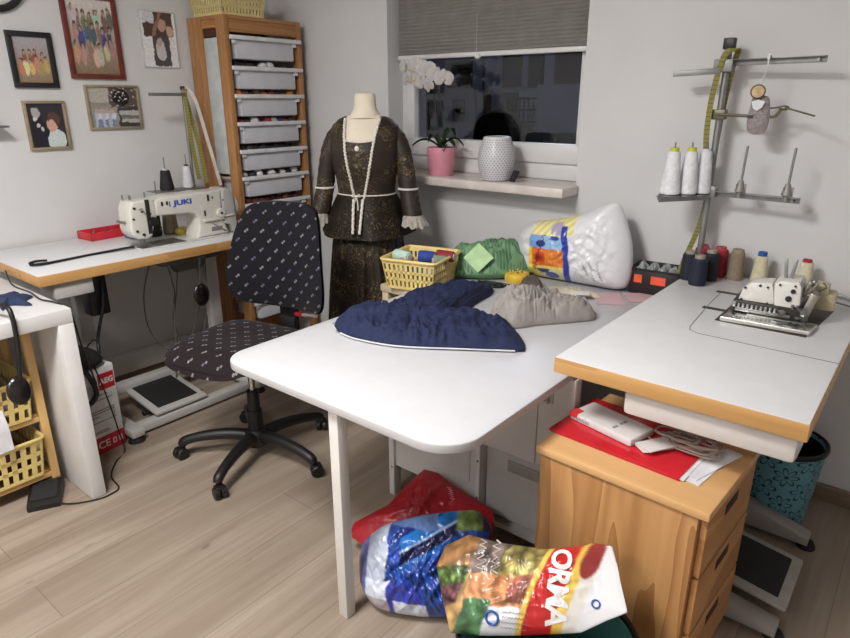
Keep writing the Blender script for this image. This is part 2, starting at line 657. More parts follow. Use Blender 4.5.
MB().tube([(-1.745, -0.010, 1.6), (-1.745, -0.010, 1.76)], 0.0012, 5).build('cord', M_PVC, bl)

# ------------------------------------------------------------------ outside, seen through the pane
M_FAC = mat('night_facade_render', (112, 114, 126), 0.9, var=0.05, scale=1.2)
M_FACW = mat('pale_facade_band', (140, 144, 156), 0.9, var=0.04, scale=2)
M_FBR = mat('dark_brown_cladding', (58, 44, 42), 0.9, var=0.08, scale=2)
M_FWIN = mat('dark_window_glass', (12, 14, 20), 0.7, var=0.1, scale=2, spec=0.1)
M_GROUND = mat('night_ground', (50, 50, 54), 0.9)
fc = thing('apartment_building', 'dim apartment building with dark windows across the street outside', 'building', (0, 9.0, -3.0))
MB().bb(-10.5, -2.0, 0, 4, 0, 8, ).build('facade', M_FAC, fc, smooth=False)
def frect(name, x0, x1, z0, z1, m, d=0.06):
    return MB().bb(x0, x1, -d, 0.02, z0 + 3, z1 + 3).build(name, m, fc, smooth=False)
for x0, x1, z0, z1 in ((-5.70, -5.36, 1.58, 2.04), (-5.24, -4.98, 1.57, 2.02), (-5.68, -5.40, 1.06, 1.50), (-6.78, -6.28, 1.58, 2.0),
                       (-7.5, -7.05, 1.5, 2.0), (-6.65, -6.42, 1.05, 1.40), (-7.5, -7.15, 0.8, 1.35), (-5.40, -4.95, 0.62, 0.90), (-6.05, -5.9, 1.2, 1.9)):
    w = frect('window', x0, x1, z0, z1, M_FWIN, 0.03)
frect('cladding', -4.78, -4.0, 1.62, 2.3, M_FBR)
frect('balcony_panel', -4.80, -4.05, 0.95, 1.60, M_FAC, 0.5)
frect('balcony_panel', -5.98, -5.76, 1.55, 2.2, M_FAC, 0.1)
frect('garage_opening', -4.70, -4.10, 0.5, 0.86, M_FWIN, 0.02)
rl = MB()
for i in range(9):
    rl.bb(-5.38 + i * 0.075, -5.365 + i * 0.075, -0.4, -0.37, 4.06, 4.40)
for z in (4.07, 4.24, 4.40):
    rl.bb(-5.40, -4.74, -0.4, -0.37, z, z + 0.03)
rl.build('balcony_railing', M_FWIN, fc, smooth=False)
gr = struct(MB().bb(-16, 6, YW + 0.6, 20, -3.2, -3.0).build('ground_outside', M_GROUND, smooth=False))
bu = MB()  # plain dark dome standing outside, in front of the facade
bm0 = bmesh.new()
bmesh.ops.create_icosphere(bm0, subdivisions=5, radius=1)
for v in bm0.verts:
    k = 1 + 0.05 * fbm(v.co.x * 3, v.co.y * 3, v.co.z * 3)
    q = v.co * k
    low = max(0.0, -q.z)
    v.co = Vector((q.x * (0.33 + .12 * low), q.y * (0.33 + .12 * low), 3.95 + (q.z * .335 if q.z > 0 else q.z * 3.9)))
bu._add(bm0)
tag(bu.build('dark_dome', mat('dark_dome_coat', (4, 4, 6), 0.95, spec=0.02, var=0.2), loc=(-4.46, 7.0, -3.0)), 'tall dark rounded dome outside the window, in front of the facade', 'silhouette')
# ------------------------------------------------------------------ pictures on the left wall
def blobs(items, bg, bottom=None):
    """soft portrait-like patches: (x, z, rx, rz, colour) in 0..1 picture units"""
    def f(u, v):
        c = list(bg(u, v))
        for x, z, rx, rz, col in items:
            d = ((u - x) / rx) ** 2 + ((v - z) / rz) ** 2
            a = max(0.0, min(1.0, (1.15 - d) * 3))
            c = [c[i] * (1 - a) + col[i] * a for i in range(3)]
        return c
    return f

def people(rows, seed, skin=(176, 140, 120)):
    rnd = random.Random(seed)
    it = []
    for (v, n, u0, u1, hs, cols) in rows:
        for i in range(n):
            u = u0 + (u1 - u0) * (i + 0.5) / n + rnd.uniform(-.025, .025)
            vv = v + rnd.uniform(-.05, .05)
            k = rnd.uniform(.8, 1.15)
            it.append((u, vv - hs * 2.0, hs * 1.0 * k, hs * 2.3 * k, tuple(c * rnd.uniform(.8, 1.15) for c in rnd.choice(cols))))
            it.append((u, vv + hs * 0.2, hs * 0.60, hs * 0.72, (82, 66, 58)))
            it.append((u + rnd.uniform(-.01, .01), vv - hs * .08, hs * 0.46, hs * 0.56, skin))
    base = it
    return base

M_PRINT = vcol_mat('photo_print', 0.25)
def picture(label, y, z, w, h, fw, fcol, paintfn, mattcol=None, mat_w=0.0, tilt=0.0, rough=0.4, fd=0.016):
    p = thing('picture_frame', label, 'picture', (XW + 0.001, y, z), rot=(R(tilt), 0, 0), group=None)
    f = MB()
    f.bb(0, fd, -w / 2, w / 2, h / 2 - fw, h / 2, 0.002)
    f.bb(0, fd, -w / 2, w / 2, -h / 2, -h / 2 + fw, 0.002)
    f.bb(0, fd, -w / 2, -w / 2 + fw, -h / 2 + fw, h / 2 - fw, 0.002)
    f.bb(0, fd, w / 2 - fw, w / 2, -h / 2 + fw, h / 2 - fw, 0.002)
    f.build('frame', fcol, p)
    iw, ih = w - 2 * fw + 0.002, h - 2 * fw + 0.002
    g = MB().grid(lambda u, v: Vector((0.005, (u - .5) * iw, (v - .5) * ih)), 64, 64)
    def pf(co):
        u, v = co.y / iw + .5, co.z / ih + .5
        n1 = noise.noise(Vector((u * 9, v * 9, 1.5))) * .035
        n2 = noise.noise(Vector((u * 9, v * 9, 8.5))) * .035
        n3 = 1 + .10 * noise.noise(Vector((u * 24, v * 24, 4)))
        c = paintfn(u + n1, v + n2)
        g = sum(c) / 3
        return [max(0, min(255, (q * .8 + g * .2) * n3)) for q in c]
    g.build('photograph', M_PRINT, p, paint=pf)
    return p

M_FBLK = mat('black_frame', (30, 28, 27), 0.4)
M_FMAH = mat('mahogany_frame', (104, 46, 34), 0.35, var=0.12)
M_FGOLD = mat('dull_gold_frame', (158, 146, 118), 0.4, 0.3)
M_FCLR = mat('clear_clip_frame', (196, 196, 198), 0.2)
grad = lambda a, b: (lambda u, v: [a[i] + (b[i] - a[i]) * v for i in range(3)])
it = people([(0.66, 4, .22, .85, .075, [(196, 120, 70), (188, 130, 84), (170, 90, 60)]), (0.50, 6, .08, .97, .075, [(200, 150, 90), (178, 96, 60), (222, 196, 150), (190, 140, 90)])], 3)
picture('black framed photo of an orange-dressed group, nearest the left edge of the wall', 1.206, 1.560, 0.178, 0.222, 0.021, M_FBLK, blobs(it, grad((150, 120, 90), (168, 165, 172))))
it = people([(0.84, 7, .05, .98, .062, [(120, 105, 92), (140, 120, 105), (190, 180, 170)]), (0.62, 7, .08, .95, .062, [(170, 140, 120), (90, 90, 130), (150, 120, 100)]), (0.40, 7, .06, .95, .062, [(176, 150, 132), (150, 128, 112), (190, 170, 150)])], 5)
picture('large red-brown framed group portrait of many people, the biggest frame', 1.476, 1.666, 0.245, 0.352, 0.021, M_FMAH, blobs(it, grad((138, 108, 82), (214, 206, 200))))
def collage(u, v):
    c = (226, 224, 224)
    if v > .56 and .08 < u < .94:
        c = (88, 66, 58)
        if (u - .62) ** 2 + ((v - .76) * 1.1) ** 2 < .016: c = (196, 150, 126)
        if (u - .84) ** 2 + (v - .66) ** 2 < .010: c = (206, 165, 142)
        if u < .4 and v > .8: c = (205, 205, 212)
        if abs(u - v * .6) < .06: c = (150, 110, 90)
    elif .30 < u < .80 and v > .03:
        c = (78, 74, 76)
        if (u - .52) ** 2 + ((v - .30) * .8) ** 2 < .022: c = (196, 192, 190)
        if (u - .50) ** 2 + (v - .45) ** 2 < .006: c = (186, 160, 146)
    return c
picture('white collage picture with two photos, nearest the wooden shelf', 1.797, 1.676, 0.186, 0.254, 0.005, M_FCLR, collage, fd=0.008)
def four(u, v):
    if v > .5:
        if u < .42: return (176, 172, 160) if v > .62 else (146, 140, 130)
        d = (u - .66) ** 2 + ((v - .74) * .8) ** 2
        n = noise.noise(Vector((u * 22, v * 22, 3)))
        return (30, 26, 26) if d < .03 and n < .25 else ((206, 196, 190) if d < .012 or n > .4 else (92, 78, 70))
    if u < .56:
        k = int((u - .08) * 14)
        if .1 < u < .5 and v < .44:
            if v > .36: return (190, 160, 140)
            return ((196, 204, 222) if v > .2 else (120, 130, 160)) if k % 2 else (176, 180, 200)
        return (150, 150, 140)
    if u > .6 and .10 < v < .42:
        return (120, 112, 108) if .2 < v < .3 else (176, 172, 170)
    return (70, 66, 64)
picture('wide silver framed collage of four small photos, above the red tray', 1.524, 1.367, 0.252, 0.196, 0.010, M_FGOLD, four)
def couple(u, v):
    c = (48, 44, 52)
    for x, z, rx, rz, col in ((.28, .30, .22, .42, (30, 28, 44)), (.72, .16, .26, .26, (196, 206, 206)), (.64, .52, .14, .17, (206, 150, 130)), (.70, .62, .17, .17, (92, 62, 52)), (.64, .50, .12, .14, (210, 156, 136)),
                              (.24, .78, .12, .12, (168, 164, 162)), (.2, .66, .06, .05, (206, 204, 200)), (.26, .50, .05, .06, (196, 194, 190)), (.36, .42, .05, .05, (196, 194, 190))):
        if ((u - x) / rx) ** 2 + ((v - z) / rz) ** 2 < 1: c = col
    return c
picture('small gold framed photo of two people, lowest picture on the wall', 1.216, 1.294, 0.172, 0.206, 0.012, M_FGOLD, couple)

ck = thing('wall_clock', 'round black rimmed wall clock cut by the top left corner', 'clock', (XW + 0.001, 1.10, 1.865), rot=(0, R(90), 0))
MB().torus((0, 0, 0.012), 0.118, 0.014, 48, 10).build('rim', M_FBLK, ck)
MB().cyl((0, 0, 0.001), (0, 0, 0.008), 0.112, n=48).build('dial', mat('clock_dial', (198, 197, 195), 0.5), ck)
for a, l in ((20, .07), (140, .09)):
    MB().box((math.cos(R(a)) * l / 2, math.sin(R(a)) * l / 2, 0.011), (l, 0.006, 0.002), 0, R(a)).build('clock_hand', M_FBLK, ck)

# ------------------------------------------------------------------ pine shelf with tubs
SX0, SX1, SY0, SY1, SH = XW + 0.015, -2.80, 1.95, 2.425, 1.783
sh = thing('storage_shelf', 'tall orange pine frame holding a column of white plastic tubs in the corner', 'shelf', ((SX0 + SX1) / 2, (SY0 + SY1) / 2, 0))
cx, cy = (SX0 + SX1) / 2, (SY0 + SY1) / 2
def sp(name, x0, x1, y0, y1, z0, z1, m):
    return MB().bb(x0 - cx, x1 - cx, y0 - cy, y1 - cy, z0, z1, 0.003).build(name, m, sh)
sp('post', SX0, SX0 + 0.118, SY0, SY0 + 0.030, 0, SH - 0.002, M_PINE)
sp('post', SX1 - 0.065, SX1, SY0, SY0 + 0.030, 0, SH - 0.002, M_PINE)
sp('post', SX0, SX0 + 0.045, SY1 - 0.030, SY1, 0, SH - 0.002, M_PINE)
sp('post', SX1 - 0.045, SX1, SY1 - 0.030, SY1, 0, SH - 0.002, M_PINE)
sp('top_panel', SX0, SX1 - 0.004, SY0 + 0.003, SY1 - 0.003, SH - 0.018, SH, M_PINEY)
sp('front_rail', SX1 - 0.022, SX1 - 0.002, SY0 + 0.031, SY1 - 0.031, SH - 0.075, SH - 0.019, M_PINEY)
sp('side_rail', SX0 + 0.119, SX1 - 0.066, SY0 + 0.004, SY0 + 0.026, SH - 0.055, SH - 0.019, wood('orange_pine_cross', (158, 106, 54), (186, 132, 74), 0))
sp('back_panel', SX0 + 0.002, SX0 + 0.010, SY0 + 0.031, SY1 - 0.046, 0.05, SH - 0.02, M_PINE)
MB().bb(SX0 - cx + 0.119, SX1 - cx - 0.066, SY0 - cy + 0.008, SY0 - cy + 0.022, 1.035, 1.685, 0.002).build('side_board', mat('pale_blue_white_board', (184, 190, 190), 0.5), sh)['label'] = 'pale board filling the upper side of the frame'
MB().bb(SX0 - cx + 0.119, SX1 - cx - 0.066, SY0 - cy + 0.010, SY0 - cy + 0.020, 1.690, 1.727, 0.002).build('side_slot', mat('dark_brown_inner_wood', (70, 38, 26), 0.6), sh)
for z in (1.686, 1.546, 1.416, 1.284, 1.150, 1.016, 0.88, 0.746, 0.612, 0.478, 0.344):
    for y in (SY0 + 0.0315, SY1 - 0.0425):
        MB().bb(SX0 - cx + 0.05, SX1 - cx - 0.03, y - cy, y - cy + 0.011, z - 0.018, z - 0.008).build('tub_runner', M_PINEY, sh)
TUBL = [('topmost frosted tub in the pine shelf, under the top rail', None), ('second frosted tub from the top of the pine shelf', (205, 205, 208)),
        ('third tub from the top, orange and brown bits showing over its rim', (196, 112, 48)), ('fourth tub from the top, red and blue spools showing over its rim', (150, 40, 44)),
        ('fifth tub from the top, dark contents above its rim', (40, 38, 42)), ('sixth tub from the top, heaped with black and white bits', (190, 190, 190)),
        ('seventh tub from the top, holding dark red cloth behind the chair', (84, 36, 36)), None, None, None, ('lowest frosted tub, seen below the chair backrest', (120, 116, 114))]
TUBC = {'second': 'dark bits with one white lump heaped in the second tub from the top', 'third': 'orange and brown bits heaped in the third tub from the top', 'fourth': 'red, blue and white bits heaped in the fourth tub from the top', 'fifth': 'dark bits heaped in the fifth tub from the top', 'sixth': 'black and white bits heaped in the sixth tub from the top', 'seventh': 'dark red bits heaped in the seventh tub behind the chair', 'lowest': 'grey bits in the lowest tub below the chair backrest'}
def tub_mesh(parts):
    yw0, yw1 = SY0 + 0.058 - cy, SY1 - 0.058 - cy
    b = MB()
    def shell(z0, z1, a):
        return [(SX0 + 0.05 - cx + a, yw0 + a), (SX1 - cx + 0.006 - a, yw0 + a), (SX1 - cx + 0.006 - a, yw1 - a), (SX0 + 0.05 - cx + a, yw1 - a)]
    b.box(((SX0 + SX1) / 2 + 0.028 - cx, (yw0 + yw1) / 2, -0.058), (SX1 - SX0 - 0.05, yw1 - yw0, 0.088), 0.008, taper=(1.0, 1.0))
    # rim flange resting on the runners
    r = MB()
    r.bb(SX0 - cx + 0.05, SX1 - cx + 0.020, SY0 + 0.034 - cy, SY1 - 0.034 - cy, -0.016, -0.006, 0.003)
    r.bb(SX1 - cx + 0.006, SX1 - cx + 0.022, SY0 + 0.020 - cy, SY1 - 0.018 - cy, -0.016, 0.004, 0.004)
    h = MB()
    h.bb(SX1 - cx + 0.004, SX1 - cx + 0.012, SY0 + 0.034 - cy, SY0 + 0.06 - cy, -0.034, -0.016, 0.003)
    h2 = MB()
    h2.bb(SX1 - cx + 0.004, SX1 - cx + 0.012, SY1 - 0.075 - cy, SY1 - 0.045 - cy, -0.034, -0.016, 0.003)
    return b, r, h, h2
tz = (1.690, 1.552, 1.422, 1.290, 1.156, 1.022, 0.886, 0.752, 0.618, 0.484, 0.350)
rnd = random.Random(11)
for z, lab in zip(tz, TUBL):
    if lab is None:
        continue
    t = thing('storage_tub', lab[0], 'tub', (cx, cy, z), group='white tubs in the pine shelf')
    b, r, h, h2 = tub_mesh(t)
    b.build('tub_body', M_TUB, t)
    r.build('rim', mat('white_tub_rim', (208, 208, 210), 0.4), t)
    h.build('lip_catch', mat('white_tub_rim', (208, 208, 210), 0.4), t)
    h2.build('lip_catch', mat('white_tub_rim', (208, 208, 210), 0.4), t)
    if lab[1]:
        heapo = tag(thing('tub_bits', 'x', 'bits', (cx, cy, z)), TUBC[lab[0].split(' ')[0]], 'bits')
        heapo['kind'] = 'stuff'
        for i in range(9):
            y = SY0 + 0.075 + i * (SY1 - SY0 - 0.15) / 8 - cy
            c = lab[1]
            if 'orange' in lab[0]: c = ((196, 112, 48), (110, 60, 40), (70, 40, 36), (140, 120, 100))[i % 4]
            if 'blue' in lab[0]: c = ((150, 40, 44), (60, 40, 42), (190, 180, 180), (44, 62, 120))[(i + i // 5) % 4]
            if 'black and' in lab[0]: c = ((214, 212, 210), (40, 38, 40))[i % 2]
            if 'second' in lab[0] and i not in (4, 5): c = (38, 36, 40)
            MB().ball((SX1 - cx - 0.035 - rnd.uniform(0, .03), y, 0.002 + rnd.uniform(0, .006)), (0.03, 0.026, 0.013 + rnd.uniform(0, .012)), 10).build('bits', mat('tub_stuff_%d_%d_%d' % c, c, 0.7, var=0.15), heapo)['kind'] = 'stuff'

# ------------------------------------------------------------------ slotted baskets
def slot_wall(mb, p0, p1, h, rows, cols, t=0.003, lean=0.0, slot=(0.45, 0.62), top=0.018, botm=0.012):
    """wall with real slots from p0 to p1 (x,y at the foot), height h, leaning outwards"""
    p0, p1 = Vector((*p0, 0)), Vector((*p1, 0))
    d = (p1 - p0)
    L = d.length
    d.normalize()
    nrm = Vector((d.y, -d.x, 0))
    def P(u, z):
        return p0 + d * (u * L) + nrm * lean * z / h + d * ((u - .5) * 2 * lean * z / h) + Vector((0, 0, z))
    def bar(u0, u1, z0, z1):
        b = bmesh.new()
        q = [P(u0, z0), P(u1, z0), P(u1, z1), P(u0, z1)]
        a = [b.verts.new(v) for v in q]
        c = [b.verts.new(v - nrm * t) for v in q]
        for f in ((a[0], a[1], a[2], a[3]), (c[3], c[2], c[1], c[0])):
            b.faces.new(f)
        for i in range(4):
            b.faces.new((a[i], c[i], c[(i + 1) % 4], a[(i + 1) % 4]))
        mb._add(b)
    rh = (h - top - botm) / rows
    bar(0, 1, 0, botm)
    bar(0, 1, h - top, h)
    for r in range(rows):
        z0 = botm + r * rh
        if r:
            bar(0, 1, z0 - rh * (1 - slot[1]) / 2, z0 + rh * (1 - slot[1]) / 2)
        cw = 1 / cols
        for c in range(cols + 1):
            w = cw * (1 - slot[0]) / 2
            a, b = c * cw - w, c * cw + w
            if c == 0: a = 0
            if c == cols: b = 1
            bar(a, b, z0, z0 + rh)
    return mb

def basket(label, loc, rotz, w, d, h, m, rows=3, cols=(12, 8), lean=0.012, group=None, name='slotted_basket'):
    t = thing(name, label, 'basket', loc, rotz, group)
    b = MB()
    x, y = w / 2 - lean, d / 2 - lean
    slot_wall(b, (-x, -y), (x, -y), h, rows, cols[0], lean=lean)
    slot_wall(b, (x, -y), (x, y), h, rows, cols[1], lean=lean)
    slot_wall(b, (x, y), (-x, y), h, rows, cols[0], lean=lean)
    slot_wall(b, (-x, y), (-x, -y), h, rows, cols[1], lean=lean)
    b.bb(-x, x, -y, y, 0, 0.004)
    b.build('basket_body', m, t, angle=30)
    rr = [(*p, h) for p in rrect(w + 0.008, d + 0.008, 0.02)]
    MB().tube(rr, 0.0062, 8, closed=True).build('rim', m, t)
    return t

basket('cream slotted basket on top of the tall pine shelf', (-2.94, 2.085, SH), 0, 0.27, 0.265, 0.12, M_CREAM_PL, rows=3, cols=(13, 13))
# ------------------------------------------------------------------ left sewing table
TX0, TX1, TY0, TY1 = XW + 0.02, -2.50, 0.845, 1.90
st = thing('sewing_table', 'white topped sewing table with golden wood edges along the left wall', 'table', (-2.80, 1.37, 0))
ox, oy = -2.80, 1.37
def edge_table(root, x0, x1, y0, y1, ox, oy, th=0.042):
    z = ZS
    e = MB()
    e.bb(x0 - ox, x1 - ox, y0 - oy, y1 - oy, z - th, z - 0.0015, 0.003)
    e.build('tabletop_core', M_EDGE_Y if (y1 - y0) > (x1 - x0) and root is st else M_EDGE_X, root)['label'] = 'golden wooden edge of the tabletop'
    MB().bb(x0 - ox + 0.003, x1 - ox - 0.003, y0 - oy + 0.003, y1 - oy - 0.003, z - 0.003, z, 0.001).build('tabletop', M_TOPWHITE, root)
edge_table(st, TX0, TX1, TY0, TY1, ox, oy)
M_FRAME = mat('white_painted_steel', (182, 179, 175), 0.45, var=0.02)
for y in (1.10, 1.74):
    f = MB()
    f.bb(-2.84 - ox, -2.79 - ox, y - oy - 0.03, y - oy + 0.03, 0.05, ZS - 0.043, 0.004)
    f.build('leg_column', M_FRAME, st)
    b = MB()
    b.box((-2.76 - ox, y - oy, 0.043), (0.58, 0.06, 0.035), 0.008)
    f = b.build('foot_beam', M_FRAME, st)
    for x in (-2.50, -3.02):
        MB().lathe([(0.0, 0.027), (0.022, 0.027), (0.034, 0.008), (0.036, 0.0), (0, 0)], (x - ox, y - oy, 0), 20).build('rubber_foot', M_RUB, f)
MB().bb(-2.85 - ox, -2.79 - ox, 1.10 - oy, 1.74 - oy, 0.10, 0.14, 0.006).build('cross_beam', M_FRAME, st)
MB().bb(-2.575 - ox, -2.52 - ox, 1.13 - oy, 1.72 - oy, 0.012, 0.05, 0.006).build('foot_rail', M_FRAME, st)
# treadle
pd = MB()
rotp = Matrix.Rotation(R(7), 3, 'Y')
pd.box((-2.675 - ox, 1.345 - oy, 0.085), (0.30, 0.26, 0.018), 0.008, rotp)
pf = pd.build('treadle', M_FRAME, st)
MB().box((-2.678 - ox, 1.345 - oy, 0.0925), (0.235, 0.20, 0.010), 0.004, rotp).build('treadle_mat', M_RUB, pf)
tr_ = MB()
tr_.tube([(-2.62 - ox, 1.20 - oy, 0.05), (-2.62 - ox, 1.50 - oy, 0.05)], 0.012, 10)
tr_.build('treadle_axle', M_DKMET, st)
MB().tube([(-2.75 - ox, 1.45 - oy, 0.10), (-2.78 - ox, 1.50 - oy, 0.4), (-2.80 - ox, 1.52 - oy, 0.70)], 0.004, 8).build('treadle_rod', M_STEEL, st)
# underside gear
MB().bb(-2.67 - ox, -2.52 - ox, 0.90 - oy, 1.045 - oy, 0.683, ZS - 0.043, 0.006).build('side_drawer', M_FRAME, st)
mo = MB()
mo.cyl((-2.86 - ox, 1.58 - oy, 0.66), (-2.86 - ox, 1.78 - oy, 0.66), 0.065, n=24)
mo.bb(-2.92 - ox, -2.80 - ox, 1.60 - oy, 1.76 - oy, 0.68, ZS - 0.043, 0.005)
mo.build('motor', mat('grey_motor', (112, 110, 106), 0.5, 0.4), st)
op = MB()
op.bb(-2.90 - ox, -2.60 - ox, 1.38 - oy, 1.68 - oy, 0.70, ZS - 0.043, 0.01)
op.build('oil_pan', mat('grey_oil_pan', (116, 113, 108), 0.5, 0.5), st)
kl = MB()
kl.tube([(-2.70 - ox, 1.45 - oy, 0.700), (-2.62 - ox, 1.50 - oy, 0.705), (-2.60 - ox, 1.565 - oy, 0.715), (-2.60 - ox, 1.64 - oy, 0.735)], 0.006, 8)
kl.tube([(-2.60 - ox, 1.562 - oy, 0.713), (-2.60 - ox, 1.555 - oy, 0.66), (-2.60 - ox, 1.548 - oy, 0.56)], 0.006, 8)
kn = kl.build('knee_lifter', M_STEEL, st)
MB().lathe([(0, 0.012), (0.030, 0.010), (0.045, 0.004), (0.048, 0), (0.045, -0.006), (0, -0.008)], M=Matrix.Translation((-2.588 - ox, 1.545 - oy, 0.54)) @ Matrix.Rotation(R(90), 4, 'Y') @ Matrix.Diagonal((1.12, 0.86, 1, 1)), n=28).build('knee_pad', mat('glossy_black_plastic', (24, 18, 18), 0.22), kn)
cb = MB()
rnd = random.Random(4)
for i in range(5):
    y0 = 1.42 + i * 0.07
    pts = [(-2.78 - ox, y0 - oy, 0.70), (-2.80 - ox + rnd.uniform(-.03, .03), y0 - oy + rnd.uniform(-.05, .05), 0.52), (-2.84 - ox, y0 - oy + rnd.uniform(-.06, .06), 0.30 + rnd.uniform(0, .1)), (-2.86 - ox, 1.6 - oy + rnd.uniform(-.05, .05), 0.145)]
    cb.tube([tuple(p) for p in spline(pts, 6, False)], 0.0032, 6)
cb.build('hanging_cable', mat('grey_cable', (96, 94, 92), 0.6), st)
bk = MB()
bk.tube([tuple(p) for p in spline([(-2.62 - ox, 1.12 - oy, 0.70), (-2.60 - ox, 1.10 - oy, 0.6), (-2.63 - ox, 1.07 - oy, 0.46), (-2.60 - ox, 1.05 - oy, 0.40)], 6, False)], 0.007, 8)
bk.bb(-2.70 - ox, -2.62 - ox, 1.06 - oy, 1.14 - oy, 0.55, ZS - 0.043, 0.01)
bk.build('control_box', M_BLACK, st)['label'] = 'black control box and lead under the tabletop'

# ------------------------------------------------------------------ sewing machine
M_MACH = mat('cream_machine_enamel', (204, 201, 192), 0.32, var=0.015, coat=0.2)
M_MACHG = mat('grey_machine_guard', (168, 166, 162), 0.4, var=0.02)
M_BLUE = mat('blue_lettering', (44, 84, 168), 0.4)
sm = thing('sewing_machine', 'cream industrial sewing machine with blue lettering on the left sewing table', 'sewing machine', (-2.68, 1.518, ZS), R(90))
sm.scale = (.89, .89, .89)
# local x runs along the wall (right in the photo), local -y faces the room
b = MB()
b.bb(-0.24, 0.25, -0.085, 0.085, 0.0, 0.006, 0.002)
b.build('bed_plate', mat('pale_bed_plate', (198, 195, 190), 0.3), sm)
# arm, column and head as one casting: side profile extruded
prof = [(-0.135, 0.150), (-0.135, 0.222), (-0.10, 0.236), (0.0, 0.238), (0.12, 0.238), (0.235, 0.236), (0.235, 0.085), (0.265, 0.012), (0.265, 0.006), (0.075, 0.006), (0.075, 0.02), (0.088, 0.06), (0.092, 0.108), (0.075, 0.132), (0.045, 0.140), (-0.04, 0.144)]
Mx = Matrix(((1, 0, 0, 0), (0, 0, -1, 0), (0, 1, 0, 0), (0, 0, 0, 1)))
b = MB()
b.prism(prof, -0.062, 0.062, 0.012, Mx, 3)
b.build('arm', M_MACH, sm)
hp = [(-0.262, 0.075), (-0.268, 0.10), (-0.262, 0.195), (-0.245, 0.232), (-0.155, 0.238), (-0.13, 0.232), (-0.13, 0.13), (-0.15, 0.10), (-0.165, 0.055), (-0.19, 0.045), (-0.235, 0.05)]
b = MB()
b.prism(hp, -0.060, 0.058, 0.012, Mx, 3)
hd = b.build('head', M_MACH, sm)
b = MB()
b.bb(-0.185, -0.165, -0.064, -0.058, 0.07, 0.235, 0.002)
b.build('thread_slot', M_DKMET, hd)
b = MB()
for x, z, r in ((-0.24, 0.20, .006), (-0.24, 0.09, .006), (-0.21, 0.07, .007), (-0.205, 0.18, .005), (-0.25, 0.15, .005)):
    MB().cyl((x, -0.058, z), (x, -0.064, z), r, n=12).build('screw', M_DKMET, hd)
b = MB()
b.cyl((-0.160, -0.060, 0.128), (-0.160, -0.094, 0.128), 0.016, n=18)
b.cyl((-0.160, -0.070, 0.128), (-0.160, -0.076, 0.128), 0.023, n=18)
b.cyl((-0.160, -0.082, 0.128), (-0.160, -0.088, 0.128), 0.022, n=18)
b.tube([(-0.175, -0.06, 0.145), (-0.185, -0.085, 0.16), (-0.17, -0.085, 0.172)], 0.002, 6)
b.tube([(-0.14, -0.06, 0.112), (-0.128, -0.085, 0.098), (-0.14, -0.09, 0.085)], 0.002, 6)
b.build('tension_disc', M_DKMET, sm)
b = MB()
b.cyl((-0.205, 0, 0.05), (-0.205, 0, 0.018), 0.006, n=12)
b.cyl((-0.205, 0, 0.02), (-0.205, 0, 0.007), 0.0016, n=8)
b.cyl((-0.185, 0.004, 0.06), (-0.185, 0.004, 0.02), 0.006, n=12)
b.box((-0.19, -0.008, 0.012), (0.03, 0.05, 0.006), 0.002)
b.build('needle_bar', M_STEEL, sm)
b = MB()
b.tube([(-0.215, -0.058, 0.19), (-0.215, -0.085, 0.20), (-0.20, -0.09, 0.165)], 0.003, 6)
b.tube([(-0.27, -0.01, 0.13), (-0.31, -0.02, 0.145)], 0.007, 10)
b.tube([(-0.26, 0.0, 0.235), (-0.26, 0.0, 0.26)], 0.004, 8)
b.tube([(-0.225, 0.0, 0.235), (-0.225, 0.0, 0.255)], 0.006, 8)
b.tube([(-0.15, 0.0, 0.235), (-0.15, 0.0, 0.262)], 0.004, 8)
b.build('thread_guide', M_STEEL, sm)
b = MB()
b.bb(-0.235, 0.0, -0.075, 0.05, 0.006, 0.009, 0.001)
b.build('needle_plate', M_STEEL, sm)
b = MB()
b.lathe([(0, -0.012), (0.034, -0.012), (0.040, -0.006), (0.040, 0.006), (0.034, 0.012), (0, 0.012)], M=Matrix.Translation((0.215, -0.072, 0.122)) @ Matrix.Rotation(R(90), 4, 'X') @ Matrix.Diagonal((.62, .62, .8, 1)), n=24)
b.build('stitch_dial', M_MACH, sm)
MB().cyl((0.215, -0.080, 0.122), (0.215, -0.086, 0.122), 0.006, n=12).build('dial_centre', M_DKMET, sm)
gp = [(0.238, 0.06), (0.238, 0.225), (0.252, 0.243), (0.275, 0.245), (0.302, 0.22), (0.312, 0.17), (0.318, 0.03), (0.312, 0.008), (0.292, 0.008), (0.275, 0.05)]
b = MB()
b.prism(gp, -0.066, 0.066, 0.010, Mx, 3)
b.build('wheel_guard', M_MACHG, sm)
b = MB()
b.lathe([(0, -0.01), (0.05, -0.01), (0.056, -0.004), (0.056, 0.008), (0.048, 0.012), (0, 0.012)], M=Matrix.Translation((0.330, 0, 0.14)) @ Matrix.Rotation(R(90), 4, 'Y'), n=28)
b.build('hand_wheel', M_MACHG, sm)
b = MB()
b.bb(0.115, 0.235, -0.075, -0.060, 0.085, 0.100, 0.004)
b.bb(0.225, 0.30, -0.076, -0.062, 0.098, 0.108, 0.003)
b.build('reverse_lever', M_MACH, sm)
b = MB()
for x, z, w, h in ((-0.100, .205, .010, .020), (-0.074, .206, .010, .018), (0.155, .206, .010, .032), (0.128, .13, .008, .028), (0.25, .185, .022, .008), (0.255, .105, .026, .010), (0.18, .205, .006, .012)):
    b.bb(x - w / 2, x + w / 2, -0.0655, -0.060, z - h / 2, z + h / 2, 0.001)
b.build('cover_slot', M_DKMET, sm)
MB().bb(0.158, 0.222, -0.0632, -0.060, 0.030, 0.052).build('maker_plate', mat('grey_plate', (120, 118, 116), 0.4), sm)
text('JUKI', 0.034, axes((0.012, -0.0630, 0.200), (1, 0, 0), (0, 0, 1)), M_BLUE, sm, bold=0.0014, sx=1.55)
